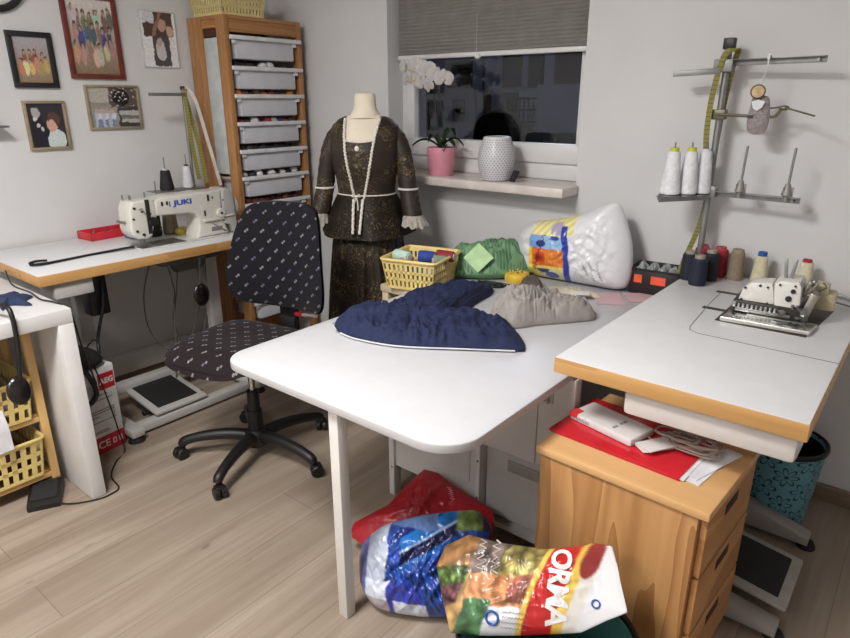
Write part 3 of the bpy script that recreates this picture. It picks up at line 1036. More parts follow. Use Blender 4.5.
MB().bb(-0.062, -0.057, -0.0635, -0.060, 0.186, 0.212).build('emblem', M_BLUE, sm)

# ------------------------------------------------------------------ thread cones helper
def cone(label, loc, r0, r1, h, col, core=(60, 58, 58), tip=None, group=None, name='thread_spool', rot=None, tiph=0.012, rtop=None):
    t = thing(name, label, 'thread spool', loc, group=group, rot=rot)
    m = mat('thread_%d_%d_%d' % col, col, 0.75, var=0.06, scale=60, bump=0.12, bscale=260)
    prof = [(0, 0.003), (r0 * 0.94, 0.003), (r0, 0.009)]
    n = 14
    for i in range(n + 1):
        z = 0.009 + (h - 0.018) * i / n
        prof.append((r0 + (r1 - r0) * i / n + 0.0006 * (i % 2), z))
    prof += [(r1 * 0.9, h - 0.005), (0.0, h - 0.005)]
    MB().lathe(prof, n=28).build('wound_thread', m, t)
    c = mat('core_%d_%d_%d' % core, core, 0.5)
    rt = rtop or r1 * 0.62
    MB().lathe([(0, 0), (r0 * 0.9, 0), (r0 * 0.9, 0.003), (0, 0.003)], n=24).build('base_rim', c, t)
    tc = mat('core_%d_%d_%d' % (tip or core), tip or core, 0.45)
    MB().lathe([(0, h - 0.006), (rt, h - 0.006), (rt * 0.95, h - 0.006 + tiph), (rt * 0.6, h - 0.006 + tiph), (rt * 0.55, h - 0.004), (0, h - 0.004)], n=22).build('core_tip', tc, t)
    return t

# left thread stand behind the machine
ts = thing('thread_stand', 'thin metal thread stand with a tray, at the wall behind the cream sewing machine', 'thread stand', (-2.95, 1.79, ZS))
b = MB()
b.tube([(0, 0, 0), (0, 0, 0.655)], 0.008, 10)
b.build('pole', M_GALV, ts)
MB().lathe([(0, 0.655), (0.011, 0.655), (0.011, 0.672), (0, 0.672)], n=14).build('cap', M_BLACK, ts)
MB().lathe([(0, 0), (0.045, 0), (0.045, 0.006), (0.014, 0.012), (0.012, 0.03), (0, 0.03)], n=22).build('foot', M_GALV, ts)
MB().box((0.03, -0.095, 0.634), (0.022, 0.20, 0.014), 0.001, rot=Matrix.Rotation(R(8), 3, 'Z')).build('top_arm', M_GALV, ts)
b = MB()
b.box((0.0, -0.09, 0.19), (0.10, 0.27, 0.004), 0.001)
b.build('tray', M_GALV, ts)
for y, hh in ((-0.145, .16), (-0.030, .165)):
    MB().tube([(0.0, y, 0.19), (0.0, y, 0.19 + hh)], 0.0028, 8).build('spool_pin', M_STEEL, ts)
MB().tube([(0.03, -0.222, 0.165), (0.03, -0.222, 0.245)], 0.003, 8).build('side_rod', M_STEEL, ts)
cone('black thread cone on the tray above the cream sewing machine', (-2.95, 1.79 - 0.145, ZS + 0.1925), 0.034, 0.022, 0.10, (26, 24, 26), tip=(200, 200, 200), group=None, tiph=0.008)
cone('slim white thread cone on the tray above the cream sewing machine, black tipped', (-2.95, 1.79 - 0.030, ZS + 0.1925), 0.026, 0.018, 0.112, (206, 206, 208), tip=(30, 30, 30), tiph=0.008)

# measuring tape and strap hung from that stand
def ribbon(name, label, cat, pts, w, wd, m, th=0.0012, group=None):
    pts = spline([Vector(p) for p in pts], 8, False)
    wd = Vector(wd).normalized()
    g = MB()
    V = []
    for i, p in enumerate(pts):
        a, c = pts[max(0, i - 1)], pts[min(len(pts) - 1, i + 1)]
        tn = (c - a).normalized()
        s = (wd - tn * wd.dot(tn)).normalized()
        nn = tn.cross(s) * th
        V.append([g.bm.verts.new(p + s * w / 2 + nn), g.bm.verts.new(p - s * w / 2 + nn), g.bm.verts.new(p - s * w / 2 - nn), g.bm.verts.new(p + s * w / 2 - nn)])
    for A, B in zip(V, V[1:]):
        for j in range(4):
            g.bm.faces.new((A[j], A[(j + 1) % 4], B[(j + 1) % 4], B[j]))
    g.bm.faces.new(V[0]); g.bm.faces.new(V[-1][::-1])
    o = g.build(name, m)
    return tag(o, label, cat, group)

def tape_mat(name, c, mark):
    m, nt, b = new_mat(name)
    s = nd(nt, 'ShaderNodeSeparateXYZ')
    t = nd(nt, 'ShaderNodeTexCoord')
    nt.links.new(t.outputs['Object'], s.inputs[0])
    f = mth(nt, 'FRACT', mth(nt, 'MULTIPLY', s.outputs[2], 70))
    nt.links.new(mix(nt, mth(nt, 'LESS_THAN', f, 0.22), c, mark), b.inputs['Base Color'])
    b.inputs['Roughness'].default_value = 0.5
    return m
M_TAPE = tape_mat('yellow_tape', (138, 132, 64), (104, 99, 52))
M_TAPE2 = mat('olive_tape_back', (136, 130, 66), 0.6)
ribbon('measuring_tape', 'yellow measuring tape hanging in a loop from the left thread stand', 'measuring tape', [(-2.935, 1.815, 1.02), (-2.93, 1.795, 1.2), (-2.925, 1.785, 1.40), (-2.93, 1.79, 1.448), (-2.945, 1.80, 1.40), (-2.93, 1.83, 1.2), (-2.925, 1.85, 1.0)], 0.020, (0.3, 1, 0), M_TAPE)
ribbon('hanging_strap', 'white strap hanging beside the yellow tape on the left thread stand', 'strap', [(-2.935, 1.80, 1.452), (-2.915, 1.83, 1.40), (-2.905, 1.87, 1.2), (-2.895, 1.91, 0.985)], 0.016, (0.3, 1, 0), mat('white_strap', (206, 202, 196), 0.6))

# items lying on the left sewing table
t = thing('tool_tray', 'red open tray of small tools behind the black strap on the left sewing table', 'tray', (-3.035, 1.395, ZS), R(90 + 4))
b = MB()
b.bb(-.145, .145, -.062, .062, 0, .004)
for x0, x1, y0, y1 in ((-.145, .145, -.062, -.058), (-.145, .145, .058, .062), (-.145, -.141, -.062, .062), (.141, .145, -.062, .062)):
    b.bb(x0, x1, y0, y1, 0, .036, 0.001)
b.build('tray_body', mat('red_plastic', (190, 40, 52), 0.4), t)
rnd = random.Random(9)
for i in range(6):
    x = -.11 + i * .042
    tag(MB().tube([(-3.035 + rnd.uniform(-.03, .03), 1.395 + x, ZS + .010 + i * .002), (-3.035 + rnd.uniform(-.03, .03), 1.395 + x + rnd.uniform(.02, .05), ZS + .030)], rnd.uniform(.003, .006), 8).build('small_tool', (M_STEEL, M_DKMET, mat('maroon_handle', (120, 40, 44)))[i % 3]), ('bright steel', 'dark metal', 'maroon')[i % 3] + ' small tool lying in the red tray', 'tool', ('steel', 'dark', 'maroon')[i % 3] + ' tools in the red tray')
ribbon('black_strap', 'long black fabric strap looped on the left sewing table, running to the needle', 'strap', [(-2.668, 1.30, ZS + .0098), (-2.675, 1.27, ZS + .009), (-2.685, 1.20, ZS + .006), (-2.69, 1.12, ZS + .004), (-2.675, 1.0, ZS + .005), (-2.668, 0.93, ZS + .006), (-2.680, 0.90, ZS + .008), (-2.705, 0.905, ZS + .010), (-2.712, 0.93, ZS + .011), (-2.70, 0.96, ZS + .0095)], 0.017, (1, 0.1, 0), mat('black_fabric', (20, 19, 20), 0.9, bump=.1), th=0.003)
cone('large black thread cone behind the arm of the cream sewing machine', (-2.86, 1.50, ZS), 0.036, 0.033, 0.11, (22, 21, 22))
cone('taupe thread cone behind the arm of the cream sewing machine', (-2.86, 1.585, ZS), 0.036, 0.03, 0.11, (142, 130, 112))
t = thing('yellow_tape_roll', 'small roll of clear yellow tape on the table behind the cream sewing machine', 'tape', (-2.80, 1.615, ZS))
MB().lathe([(.014, 0), (.034, 0), (.036, .004), (.036, .024), (.034, .028), (.014, .028), (.014, 0)], n=28).build('roll', mat('yellow_tape_roll', (216, 196, 84), 0.35), t)
MB().lathe([(.012, .001), (.015, .001), (.015, .027), (.012, .027), (.012, .001)], n=24).build('core', mat('tape_core', (206, 188, 120), 0.5), t)
tag(MB().bb(-2.93, -2.86, 1.385, 1.465, ZS, ZS + .03, .008).build('cloth_pad', mat('slate_cloth', (92, 96, 108), 0.9)), 'slate grey cloth pad on the table behind the machine head', 'cloth')
# ------------------------------------------------------------------ office chair
CHR = R(13)
ch = thing('office_chair', 'black office chair with small white dots on its seat and backrest, on castors', 'chair', (-1.995, 1.362, 0), CHR)
M_DOT_SEAT = dots_mat('dotted_upholstery_seat', 0, 1, (34, 26, 29), (138, 132, 134), (98, 96, 108), 0.070)
M_DOT_BACK = dots_mat('dotted_upholstery_back', 0, 2, (23, 21, 26), (124, 124, 130), (82, 84, 104), 0.066)
# seat
sz = 0.472
out = []
for x, y in spline([(-.235, .0), (-.215, .15), (-.11, .195), (.11, .195), (.215, .15), (.235, .0), (.225, -.16), (.14, -.265), (-.14, -.265), (-.225, -.16)], 8):
    out.append((x, y))
def seat_top(x, y, t):
    e = 0.022 + 0.042 * (1 - t ** 6)
    return sz + e - 0.010 * math.exp(-((x / .13) ** 2 + ((y - .03) / .13) ** 2)) - 0.028 * max(0, (-y - .15) / .1) ** 2
def seat_bot(x, y, t):
    return sz - 0.004 + 0.026 * t ** 8
b = MB()
out = [(x - .022, y + .01) for x, y in out]
pillow(b, out, (0, 0), seat_top, seat_bot, na=96, nr=14)
b.build('seat', M_DOT_SEAT, ch, angle=70)
b = MB()
pillow(b, [(x * .97, y * .97) for x, y in out], (0, 0), lambda x, y, t: sz + 0.004, lambda x, y, t: sz - 0.022 + 0.022 * t ** 6, na=80, nr=8)
b.build('seat_shell', M_BLACK, ch, angle=60)
# backrest: in its own leaning frame
bo = spline([(-.140, .205), (0, .218), (.140, .205), (.190, .14), (.225, -.02), (.232, -.13), (.195, -.192), (.08, -.202), (-.08, -.202), (-.195, -.192), (-.232, -.13), (-.225, -.02), (-.190, .14)], 8)
MBK = Matrix.Translation((0.052, 0.225, 0.800)) @ Matrix.Rotation(R(-7), 4, 'X') @ Matrix(((1, 0, 0, 0), (0, 0, -1, 0), (0, 1, 0, 0), (0, 0, 0, 1)))
curve = lambda x, y: 0.055 * (x / .2) ** 2 + 0.012 * math.cos(y * 9)
b = MB()
pillow(b, [(p[0], p[1]) for p in bo], (0, 0), lambda x, y, t: curve(x, y) + 0.020 + 0.022 * (1 - t ** 6), lambda x, y, t: curve(x, y) + 0.004, MBK, na=96, nr=14)
b.build('backrest', M_DOT_BACK, ch, angle=70)
b = MB()
pillow(b, [(p[0] * 1.02, p[1] * 1.02) for p in bo], (0, 0), lambda x, y, t: curve(x, y) + 0.006, lambda x, y, t: curve(x, y) - 0.016 + 0.016 * t ** 4, MBK, na=80, nr=8)
b.build('backrest_shell', M_BLACK, ch, angle=60)
b = MB()
b.box((0.03, 0.232, 0.60), (0.085, 0.022, 0.22), 0.006)
b.box((0.03, 0.225, 0.50), (0.075, 0.03, 0.10), 0.006)
b.box((0.03, 0.12, 0.462), (0.075, 0.24, 0.02), 0.005)
b.tube([(0.03, 0.215, 0.70), (0.03, 0.232, 0.66)], 0.02, 10)
b.build('backrest_bracket', M_BLACK, ch)
b = MB()
b.tube([(0.07, 0.228, 0.562), (0.105, 0.222, 0.564)], 0.012, 10)
lv = b.build('lever_knob', mat('red_plastic_knob', (176, 36, 44), 0.4), ch)
MB().tube([(0.105, 0.222, 0.564), (0.185, 0.212, 0.572)], [0.008, 0.006], 10).build('adjust_lever', mat('pale_lever', (196, 190, 188), 0.4), ch)
# column
b = MB()
b.lathe([(0, .10), (.030, .10), (.030, .21), (.024, .21), (.024, .295), (.019, .295), (.019, .30), (0, .30)], n=24)
b.build('column_cover', M_BLACK, ch)
MB().cyl((0, 0, .29), (0, 0, .455), .0135, n=20).build('gas_lift', M_CHROME, ch)
MB().bb(-.07, .07, -.10, .10, .432, .455, .006).build('seat_plate', M_BLACK, ch)
b = MB()
b.tube([(0.07, -0.03, .442), (0.20, -0.05, .437)], .005, 8)
b.build('height_lever', M_BLACK, ch)
b = MB()
b.lathe([(0, .055), (.045, .055), (.052, .075), (.046, .115), (.034, .125), (0, .125)], n=24)
b.build('base_hub', M_BLACK, ch)
def chair_leg(a):
    ca, sa = math.cos(a), math.sin(a)
    P = lambda r, z: (r * ca, r * sa, z)
    b = MB()
    pts = [P(.03, .095), P(.12, .104), P(.22, .096), P(.29, .078), P(.305, .060)]
    b.tube([tuple(p) for p in spline([Vector(p) for p in pts], 5, False)], [.026, .0255, .025, .0245, .024, .0235, .023, .0225, .022, .0215, .021, .0205, .02, .02, .02, .02, .02, .019, .018, .018, .018][:21], 10)
    lg = b.build('leg', M_BLACK, ch)
    c = MB()
    sw = a + R(50)
    off = Vector((math.cos(sw), math.sin(sw), 0)) * 0.012
    ctr = Vector(P(.305, .025)) + off
    ax = Vector((-math.sin(sw), math.cos(sw), 0))
    for s in (-1, 1):
        c.lathe([(0, -.010), (.021, -.010), (.025, -.006), (.025, .006), (.021, .010), (0, .010)], M=Matrix.Translation(ctr + ax * s * .013) @ Vector((0, 0, 1)).rotation_difference(ax).to_matrix().to_4x4(), n=20)
    c.tube([P(.305, .045), P(.305, .068)], .008, 8)
    c.box(ctr + Vector((0, 0, .022)), (.035, .035, .012), .005, sw)
    c.build('castor', M_BLACK, lg)
base0 = R(-65)
for i in range(5):
    chair_leg(base0 - CHR + i * 2 * PI / 5)

# ------------------------------------------------------------------ dress form
DF = (-2.018, 2.080, 0)
df = thing('dress_form', 'cream dress form wearing a dark brown gold brocade period dress with white trim', 'dress form', DF, R(31))
M_CREAMF = mat('cream_jersey', (222, 212, 192), 0.85, var=0.02)
M_BROC = brocade_mat()
M_LACE = mat('white_lace', (216, 210, 200), 0.85, var=0.08, scale=90, bump=.3, bscale=300)
# torso sections: z, rx, ry, cy
SEC = [(0.80, .150, .135, 0.0), (0.88, .150, .130, 0.0), (0.96, .128, .105, 0.0), (1.00, .124, .098, 0.0), (1.06, .130, .105, -.004), (1.13, .142, .118, -.010), (1.19, .148, .122, -.010), (1.25, .150, .108, -.002), (1.29, .144, .085, .008), (1.318, .118, .066, .014), (1.336, .080, .055, .016)]
def sec(z):
    for a, b in zip(SEC, SEC[1:]):
        if a[0] <= z <= b[0]:
            t = (z - a[0]) / (b[0] - a[0])
            t = t * t * (3 - 2 * t) * .5 + t * .5
            return tuple(a[i] + (b[i] - a[i]) * t for i in range(4))
    return SEC[0] if z < SEC[0][0] else SEC[-1]
def surf(x, z, off=0.0):
    _, rx, ry, cyy = sec(z)
    q = max(0.0, 1 - min(1, (x / rx)) ** 2) if abs(x) < rx else 0
    return Vector((x, cyy - ry * math.sqrt(q) - off, z))
b = MB()
b.grid(lambda u, v: (lambda s, a: Vector((s[1] * .985 * math.cos(a), s[3] + s[2] * .985 * math.sin(a), s[0])))(sec(.84 + v * (1.336 - .84)), 2 * PI * u), 64, 40, True)
b.lathe([(.078, 1.325), (.060, 1.345), (.050, 1.365), (.047, 1.39), (.046, 1.418), (.040, 1.426), (0, 1.428)], c=(0, .016, 0), n=32, sy=.95)
b.build('torso_form', M_CREAMF, df, angle=70)
b = MB()
b.cyl((0, 0, .02), (0, 0, .86), .016, n=14)
b.lathe([(0, 0), (.17, 0), (.17, .012), (.03, .03), (0, .03)], n=32)
b.build('stand', M_DKMET, df)
# bodice: torso shell with the square neckline cut away
def inneck(x, z):
    hw = 0.060 + (z - 1.225) * 0.16
    return abs(x) < hw and z > 1.232
b = MB()
nu, nv = 120, 56
V = {}
def bod(u, v):
    z = .93 + v * (1.332 - .93)
    s = sec(z)
    a = 2 * PI * u
    return Vector((s[1] * 1.03 * math.cos(a), s[3] + s[2] * 1.045 * math.sin(a), z))
b.grid(bod, nu, nv, True)
kill = [f for f in b.bm.faces if (lambda c: c.y < 0.02 and inneck(c.x, c.z))(f.calc_center_median())]
bmesh.ops.delete(b.bm, geom=kill, context='FACES')
b.build('bodice', M_BROC, df, angle=80)
b = MB()
def pep(u, v):
    a = 2 * PI * u
    z = 1.005 - v * 0.172
    fl_ = v ** 0.9
    rx = .130 + .085 * fl_ + .010 * fl_ * math.sin(5 * a)
    ry = .106 + .075 * fl_ + .008 * fl_ * math.cos(6 * a + 1)
    return Vector((rx * math.cos(a), ry * math.sin(a), z - .012 * v * abs(math.sin(a * 1))))
b.grid(pep, 120, 18, True)
bmesh.ops.solidify(b.bm, geom=b.bm.faces[:], thickness=0.003)
b.build('peplum', M_BROC, df, angle=80)
b = MB()
def skirt(u, v):
    a = 2 * PI * u
    z = 0.93 - v * 0.90
    pl = math.cos(17 * a + 1.5 * math.sin(3 * a)) * .6 + math.cos(29 * a) * .4
    k = min(1, v * 2.2)
    rx = .145 + .075 * v ** 0.8 + .013 * k * pl
    ry = .125 + .085 * v ** 0.8 + .013 * k * pl
    return Vector((rx * math.cos(a), ry * math.sin(a), z))
b.grid(skirt, 240, 30, True)
b.build('skirt', M_BROC, df, angle=80)
for sx in (-1, 1):
    pts = [Vector((sx * .108, .012, 1.278)), Vector((sx * .136, .010, 1.246)), Vector((sx * .160, .004, 1.19)), Vector((sx * .178, .0, 1.11)), Vector((sx * .190, -.006, 1.03)), Vector((sx * .203, -.022, .955)), Vector((sx * .215, -.036, .905))]
    rs = [.026, .039, .041, .040, .040, .043, .044]
    pp = spline(pts, 6, False)
    rr = [r for i in range(6) for r in [rs[i] + (rs[i + 1] - rs[i]) * j / 6 for j in range(6)]] + [rs[-1]]
    rr = [r * (1 + .03 * math.sin(i * 2.1)) for i, r in enumerate(rr)]
    b = MB()
    b.tube(pp, rr, 22, cap=True)
    sl_ = b.build('sleeve', M_BROC, df, angle=80)
    MB().torus((0, 0, 0), .0425, .005, 28, 6, Matrix.Translation((0, 0, 0))).build('elbow_band', M_LACE, sl_, loc=(sx * .190, -.006, 1.026))
    b = MB()
    def cuff(u, v, sx=sx):
        a = 2 * PI * u
        r = .043 + .016 * v + .005 * v * math.sin(14 * a)
        return Vector((sx * .215 + sx * .010 * v + r * math.cos(a), -.036 - .012 * v + r * math.sin(a), .915 - .048 * v + .006 * math.sin(9 * a) * v))
    b.grid(cuff, 84, 6, True)
    bmesh.ops.solidify(b.bm, geom=b.bm.faces[:], thickness=0.0015)
    b.build('lace_cuff', M_LACE, sl_, angle=80)
# trims
def trim(pts, w=.006, m=M_LACE, name='lace_trim', off=.011):
    p = spline([Vector((x, 0, z)) for x, z in pts], 14, False)
    q = []
    for i, v in enumerate(p):
        s = surf(v.x, v.z, off)
        q.append(s + Vector((.0022 * (1 if i % 2 else -1), 0, 0)))
    return MB().tube(q, w, 8).build(name, m, df)
trim([(-.076, 1.322), (-.066, 1.25), (-.054, 1.15), (-.040, 1.05), (-.032, .99)], .0055)
trim([(.076, 1.322), (.066, 1.25), (.050, 1.15), (.026, 1.05), (.010, .985)], .0055)
for x0, x1, x2 in ((-.032, -.026, -.016), (.010, .004, .000)):
    pts = []
    for i in range(14):
        z = .99 - .14 * i / 13
        v = (1.005 - z) / .172
        ry = .106 + .075 * v ** .9 + .010
        x = x0 + (x1 - x0) * i / 13
        pts.append(Vector((x + .0022 * (i % 2), -ry * math.sqrt(1 - (x / .15) ** 2) - .004, z)))
    MB().tube(pts, .006, 8).build('lace_trim', M_LACE, df)
trim([(-.062, 1.236), (0, 1.230), (.062, 1.236)], .004, off=.010)
w = []
for i in range(49):
    a = 2 * PI * i / 48
    w.append(Vector((.133 * math.cos(a), .110 * math.sin(a), 1.004)))
MB().tube(w[:-1], .0032, 6, closed=True).build('waist_tie', M_LACE, df)
b = MB()
for s in (-1, 1):
    b.tube([Vector((-.02, -.115, 1.004)), Vector((-.02 + s * .014, -.122, 1.012)), Vector((-.02 + s * .02, -.122, 1.002)), Vector((-.02, -.117, 1.002))], .003, 6)
    b.tube([Vector((-.02, -.117, 1.002)), Vector((-.02 + s * .008, -.128, .97)), Vector((-.02 + s * .010, -.136, .945))], .0028, 6)
b.build('bow', M_LACE, df)
p = surf(-.006, 1.205, .010)
MB().ball(p, (.010, .005, .011), 16).build('brooch', mat('ivory_brooch', (226, 222, 214), 0.3), df)

# ------------------------------------------------------------------ left desk
DX0, DX1, DY0, DY1 = -2.86, -2.207, -0.62, 0.828
dk = thing('desk', 'white panel-ended desk cut by the left edge, in front of the sewing table', 'desk', (-2.53, .1, 0))
MB().bb(DX0 + 2.53, DX1 + 2.53, DY0 - .1, DY1 - .1, ZD - .05, ZD, .002).build('desk_top', M_WHITE, dk)
for y0, y1 in ((DY1 - .05, DY1), (DY0, DY0 + .05)):
    MB().bb(DX0 + 2.53 + .02, DX1 + 2.53 - .0005, y0 - .1, y1 - .1, .002, ZD - .0505, .002).build('side_panel', M_WHITE, dk)
MB().bb(DX0 + 2.53 + .02, DX0 + 2.53 + .04, DY0 + .05 - .1, DY1 - .05 - .1, .40, ZD - .0505, .001).build('back_panel', M_WHITE, dk)

# wooden rack with two baskets under the desk
rk = thing('wooden_rack', 'light wooden rack holding two yellow baskets under the white desk', 'rack', (-2.53, .525, 0))
M_BEECH = wood('pale_beech', (206, 166, 104), (224, 188, 128), 2, rough=.5, ring=4)
M_BEECHY = wood('pale_beech_rail', (206, 166, 104), (224, 188, 128), 1, rough=.5, ring=4)
for x in (-.125, .125):
    for y in (-.21, .21):
        MB().bb(x - .012, x + .012, y - .014, y + .014, 0, .665, .002).build('post', M_BEECH, rk)
for z in (.075, .305, .655):
    for x in (-.125, .125):
        MB().bb(x - .008, x + .008, -.196, .196, z - .018, z, .002).build('rail', M_BEECHY, rk)
for z in (.075, .305):
    b = MB()
    for i in range(5):
        x = -.105 + i * .0525
        b.bb(x - .012, x + .012, -.198, .198, z, z + .006)
    b.build('slat_shelf', M_BEECHY, rk)
basket('lower yellow slotted basket of dark purple cloth in the wooden rack', (-2.52, .525, .0815), 0, .30, .37, .155, M_YEL_PL, rows=3, cols=(8, 11), lean=.016, group='yellow baskets in the wooden rack')
basket('upper yellow slotted basket of pale cloth in the wooden rack', (-2.52, .525, .3115), 0, .30, .37, .155, M_YEL_PL, rows=3, cols=(8, 11), lean=.016, group='yellow baskets in the wooden rack')
def heap(label, cat, name, outline, c, z, h, m, seed, rough=1.0, M=None, loc=None, k=14):
    b = MB()
    def top(x, y, t):
        f = folds(x, y, k, .6, seed) * .45 + folds(x, y, k * 1.7, 2.0, seed + 3) * .25 + .3 * fbm(x * k, y * k, seed)
        return z + h * (1 - t ** 3) * (.55 + .6 * f * rough) + .004
    pillow(b, outline, c, top, lambda x, y, t: z, M, na=110, nr=26)
    return tag(b.build(name, m, smooth=True, angle=80, loc=loc), label, cat)
M_PURP = mat('dark_purple_cloth', (66, 34, 48), 0.9, var=.25, scale=14)
M_PALE = mat('pale_grey_cloth', (178, 174, 170), 0.9, var=.18, scale=14)
ol = [(x, y) for x, y in rrect(.26, .33, .05)]
heap('dark purple fabric heaped in the lower yellow basket', 'cloth', 'fabric_heap', ol, (0, 0), .0, .15, M_PURP, 2, loc=(-2.52, .525, .125))
heap('pale grey fabric heaped in the upper yellow basket', 'cloth', 'fabric_heap', ol, (0, 0), .0, .15, M_PALE, 5, loc=(-2.52, .525, .345))
ribbon('paper_strip', 'white paper strip hanging in front of the lower yellow basket at the left edge', 'paper', [(-2.335, .575, .40), (-2.325, .58, .34), (-2.33, .583, .25)], .045, (0, 1, 0), mat('white_paper', (222, 222, 226), .7))
# dark bits on the desk
M_NAVY = mat('navy_cloth', (32, 46, 76), 0.9, var=.14, scale=40, bump=.2, bscale=300)
sc_ = spline([(-.09, -.05), (-.02, -.075), (.03, -.05), (.10, -.055), (.05, -.02), (.11, .03), (.04, .035), (.0, .075), (-.05, .05), (-.10, .06), (-.085, .0)], 4)
b = MB()
pillow(b, [tuple(v) for v in sc_], (0, 0), lambda x, y, t: .004 + .016 * (1 - t ** 3) * (.7 + .6 * folds(x, y, 20, .4, 8)), lambda x, y, t: .0, na=120, nr=14)
tag(b.build('fabric_scrap', M_NAVY, angle=80, loc=(-2.44, .725, ZD + .0005)), 'frayed navy cloth scrap on the white desk', 'cloth')
kl = thing('bent_rod_pad', 'black oval pad on a bent rod hanging over the edge of the white desk', 'knee lever', (-2.22, .64, ZD))
b = MB()
b.bb(-.13, -.07, -.055, .0, 0, .03, .008)
b.build('rod_base', mat('grey_green_metal', (124, 130, 124), .4, .4), kl)
b = MB()
b.tube([tuple(p) for p in spline([Vector((-.10, -.03, .03)), Vector((-.06, -.01, .052)), Vector((.0, .005, .05)), Vector((.026, .008, .02)), Vector((.030, .004, -.08)), Vector((.028, -.012, -.20))], 6, False)], .0075, 10)
b.build('rod', M_BLACK, kl)
MB().lathe([(0, .012), (.032, .010), (.046, .004), (.049, 0), (.046, -.006), (0, -.009)], M=Matrix.Translation((.036, -.022, -.222)) @ Matrix.Rotation(R(78), 4, 'Y') @ Matrix.Diagonal((.98, .72, 1, 1)), n=28).build('pad', mat('glossy_black_plastic', (24, 18, 18), 0.22), kl)
pt = thing('tape_dish', 'small pale cup standing at the front edge of the white desk', 'cup', (-2.26, .565, ZD))
MB().lathe([(0, 0), (.04, 0), (.045, .05), (.041, .05), (.037, .005), (0, .005)], n=28).build('cup_wall', mat('pale_ceramic', (186, 186, 184), .35), pt)
MB().cyl((0, 0, .03), (0, 0, .034), .040, n=24).build('cup_contents', M_DKMET, pt)
tag(MB().tube([tuple(p) for p in spline([Vector((-2.80, .84, ZD + .03)), Vector((-2.66, .81, ZD + .004)), Vector((-2.50, .812, ZD + .004)), Vector((-2.38, .80, ZD + .004)), Vector((-2.30, .815, ZD + .005)), Vector((-2.245, .836, ZD - .02)), Vector((-2.235, .850, ZD - .15)), Vector((-2.30, .90, .40))], 8, False)], .003, 8).build('power_cable', M_BLACK), 'black cable along the end of the white desk and down behind its leg', 'cable')

# foot pedal and its lead on the floor
fp = thing('foot_pedal', 'black sewing foot pedal on the floor beside the white desk leg', 'pedal', (-2.355, .675, 0), R(-27))
b = MB()
b.prism([(-.075, 0), (.075, 0), (.075, .020), (.06, .026), (-.06, .046), (-.075, .040)], -.055, .055, .006, Matrix(((1, 0, 0, 0), (0, 0, -1, 0), (0, 1, 0, 0), (0, 0, 0, 1))))
b.build('pedal_body', M_BLACK, fp)
b = MB()
b.box((.0, 0, .038), (.10, .085, .004), .002, Matrix.Rotation(R(9.4), 3, 'Y'))
b.build('tread', M_RUB, fp)
MB().box((-.055, .018, .0475), (.02, .028, .0015), .0, Matrix.Rotation(R(9), 3, 'Y')).build('maker_plate', M_STEEL, fp)
tag(MB().tube([tuple(p) for p in spline([Vector((-2.285, .675, .012)), Vector((-2.235, .72, .006)), Vector((-2.195, .79, .004)), Vector((-2.19, .835, .004)), Vector((-2.21, .875, .004)), Vector((-2.31, .895, .004)), Vector((-2.40, .96, .004)), Vector((-2.45, 1.02, .004)), Vector((-2.475, 1.02, .10)), Vector((-2.475, 1.0, .25)), Vector((-2.52, .985, .41))], 8, False)], .003, 8).build('pedal_cable', M_BLACK), 'thin black lead running from the foot pedal past the desk leg to the carton', 'cable')

# white and red carton
cx_ = thing('carton', 'white carton with red corner panel and red base band, standing behind the desk leg', 'box', (-2.61, .975, 0), R(8))
M_RED = mat('carton_red', (182, 28, 44), .45)
M_CART = mat('carton_white', (212, 211, 210), .5)
b = MB()
b.bb(-.10, .10, -.075, .075, 0, .375, .003)
b.build('carton_body', M_CART, cx_)
# printed faces: +x side
MB().bb(.1002, .1008, .000, .070, .275, .345).build('red_panel', M_RED, cx_)
MB().bb(.1002, .1008, -.075, .075, .002, .075).build('base_band', M_RED, cx_)
text('AEG', .032, axes((.1012, .036, .310), (0, 1, 0), (0, 0, 1)), M_CART, cx_, bold=.0012)
text('CE', .044, axes((.1012, -.020, .038), (0, 1, 0), (0, 0, 1)), M_CART, cx_, bold=.0004)
b = MB()
for y in (.028, .055):
    b.bb(.1008, .1012, y - .008, y + .008, .026, .030)
    b.bb(.1008, .1012, y - .008, y + .008, .046, .050)
    b.bb(.1008, .1012, y - .008, y - .004, .030, .046)
    b.bb(.1008, .1012, y + .004, y + .008, .030, .046)
b.build('printed_symbol', M_CART, cx_)
b = MB()
for z, y0, y1 in ((.255, -.02, .03), (.235, -.02, .05), (.19, -.05, .05), (.18, -.05, .05), (.14, -.05, .05), (.10, -.05, .01), (.092, -.05, .02), (.165, -.055, -.02)):
    b.bb(.1002, .1006, y0, y1, z, z + .004)
for y in (-.045, .045):
    b.bb(.1002, .1006, y, y + .002, .14, .19)
b.build('printed_lines', mat('grey_print', (120, 120, 122), .6), cx_)
MB().cyl((.1002, -.05, .29), (.1007, -.05, .29), .022, n=24).build('round_print', mat('pale_grey_print', (170, 172, 176), .5), cx_)
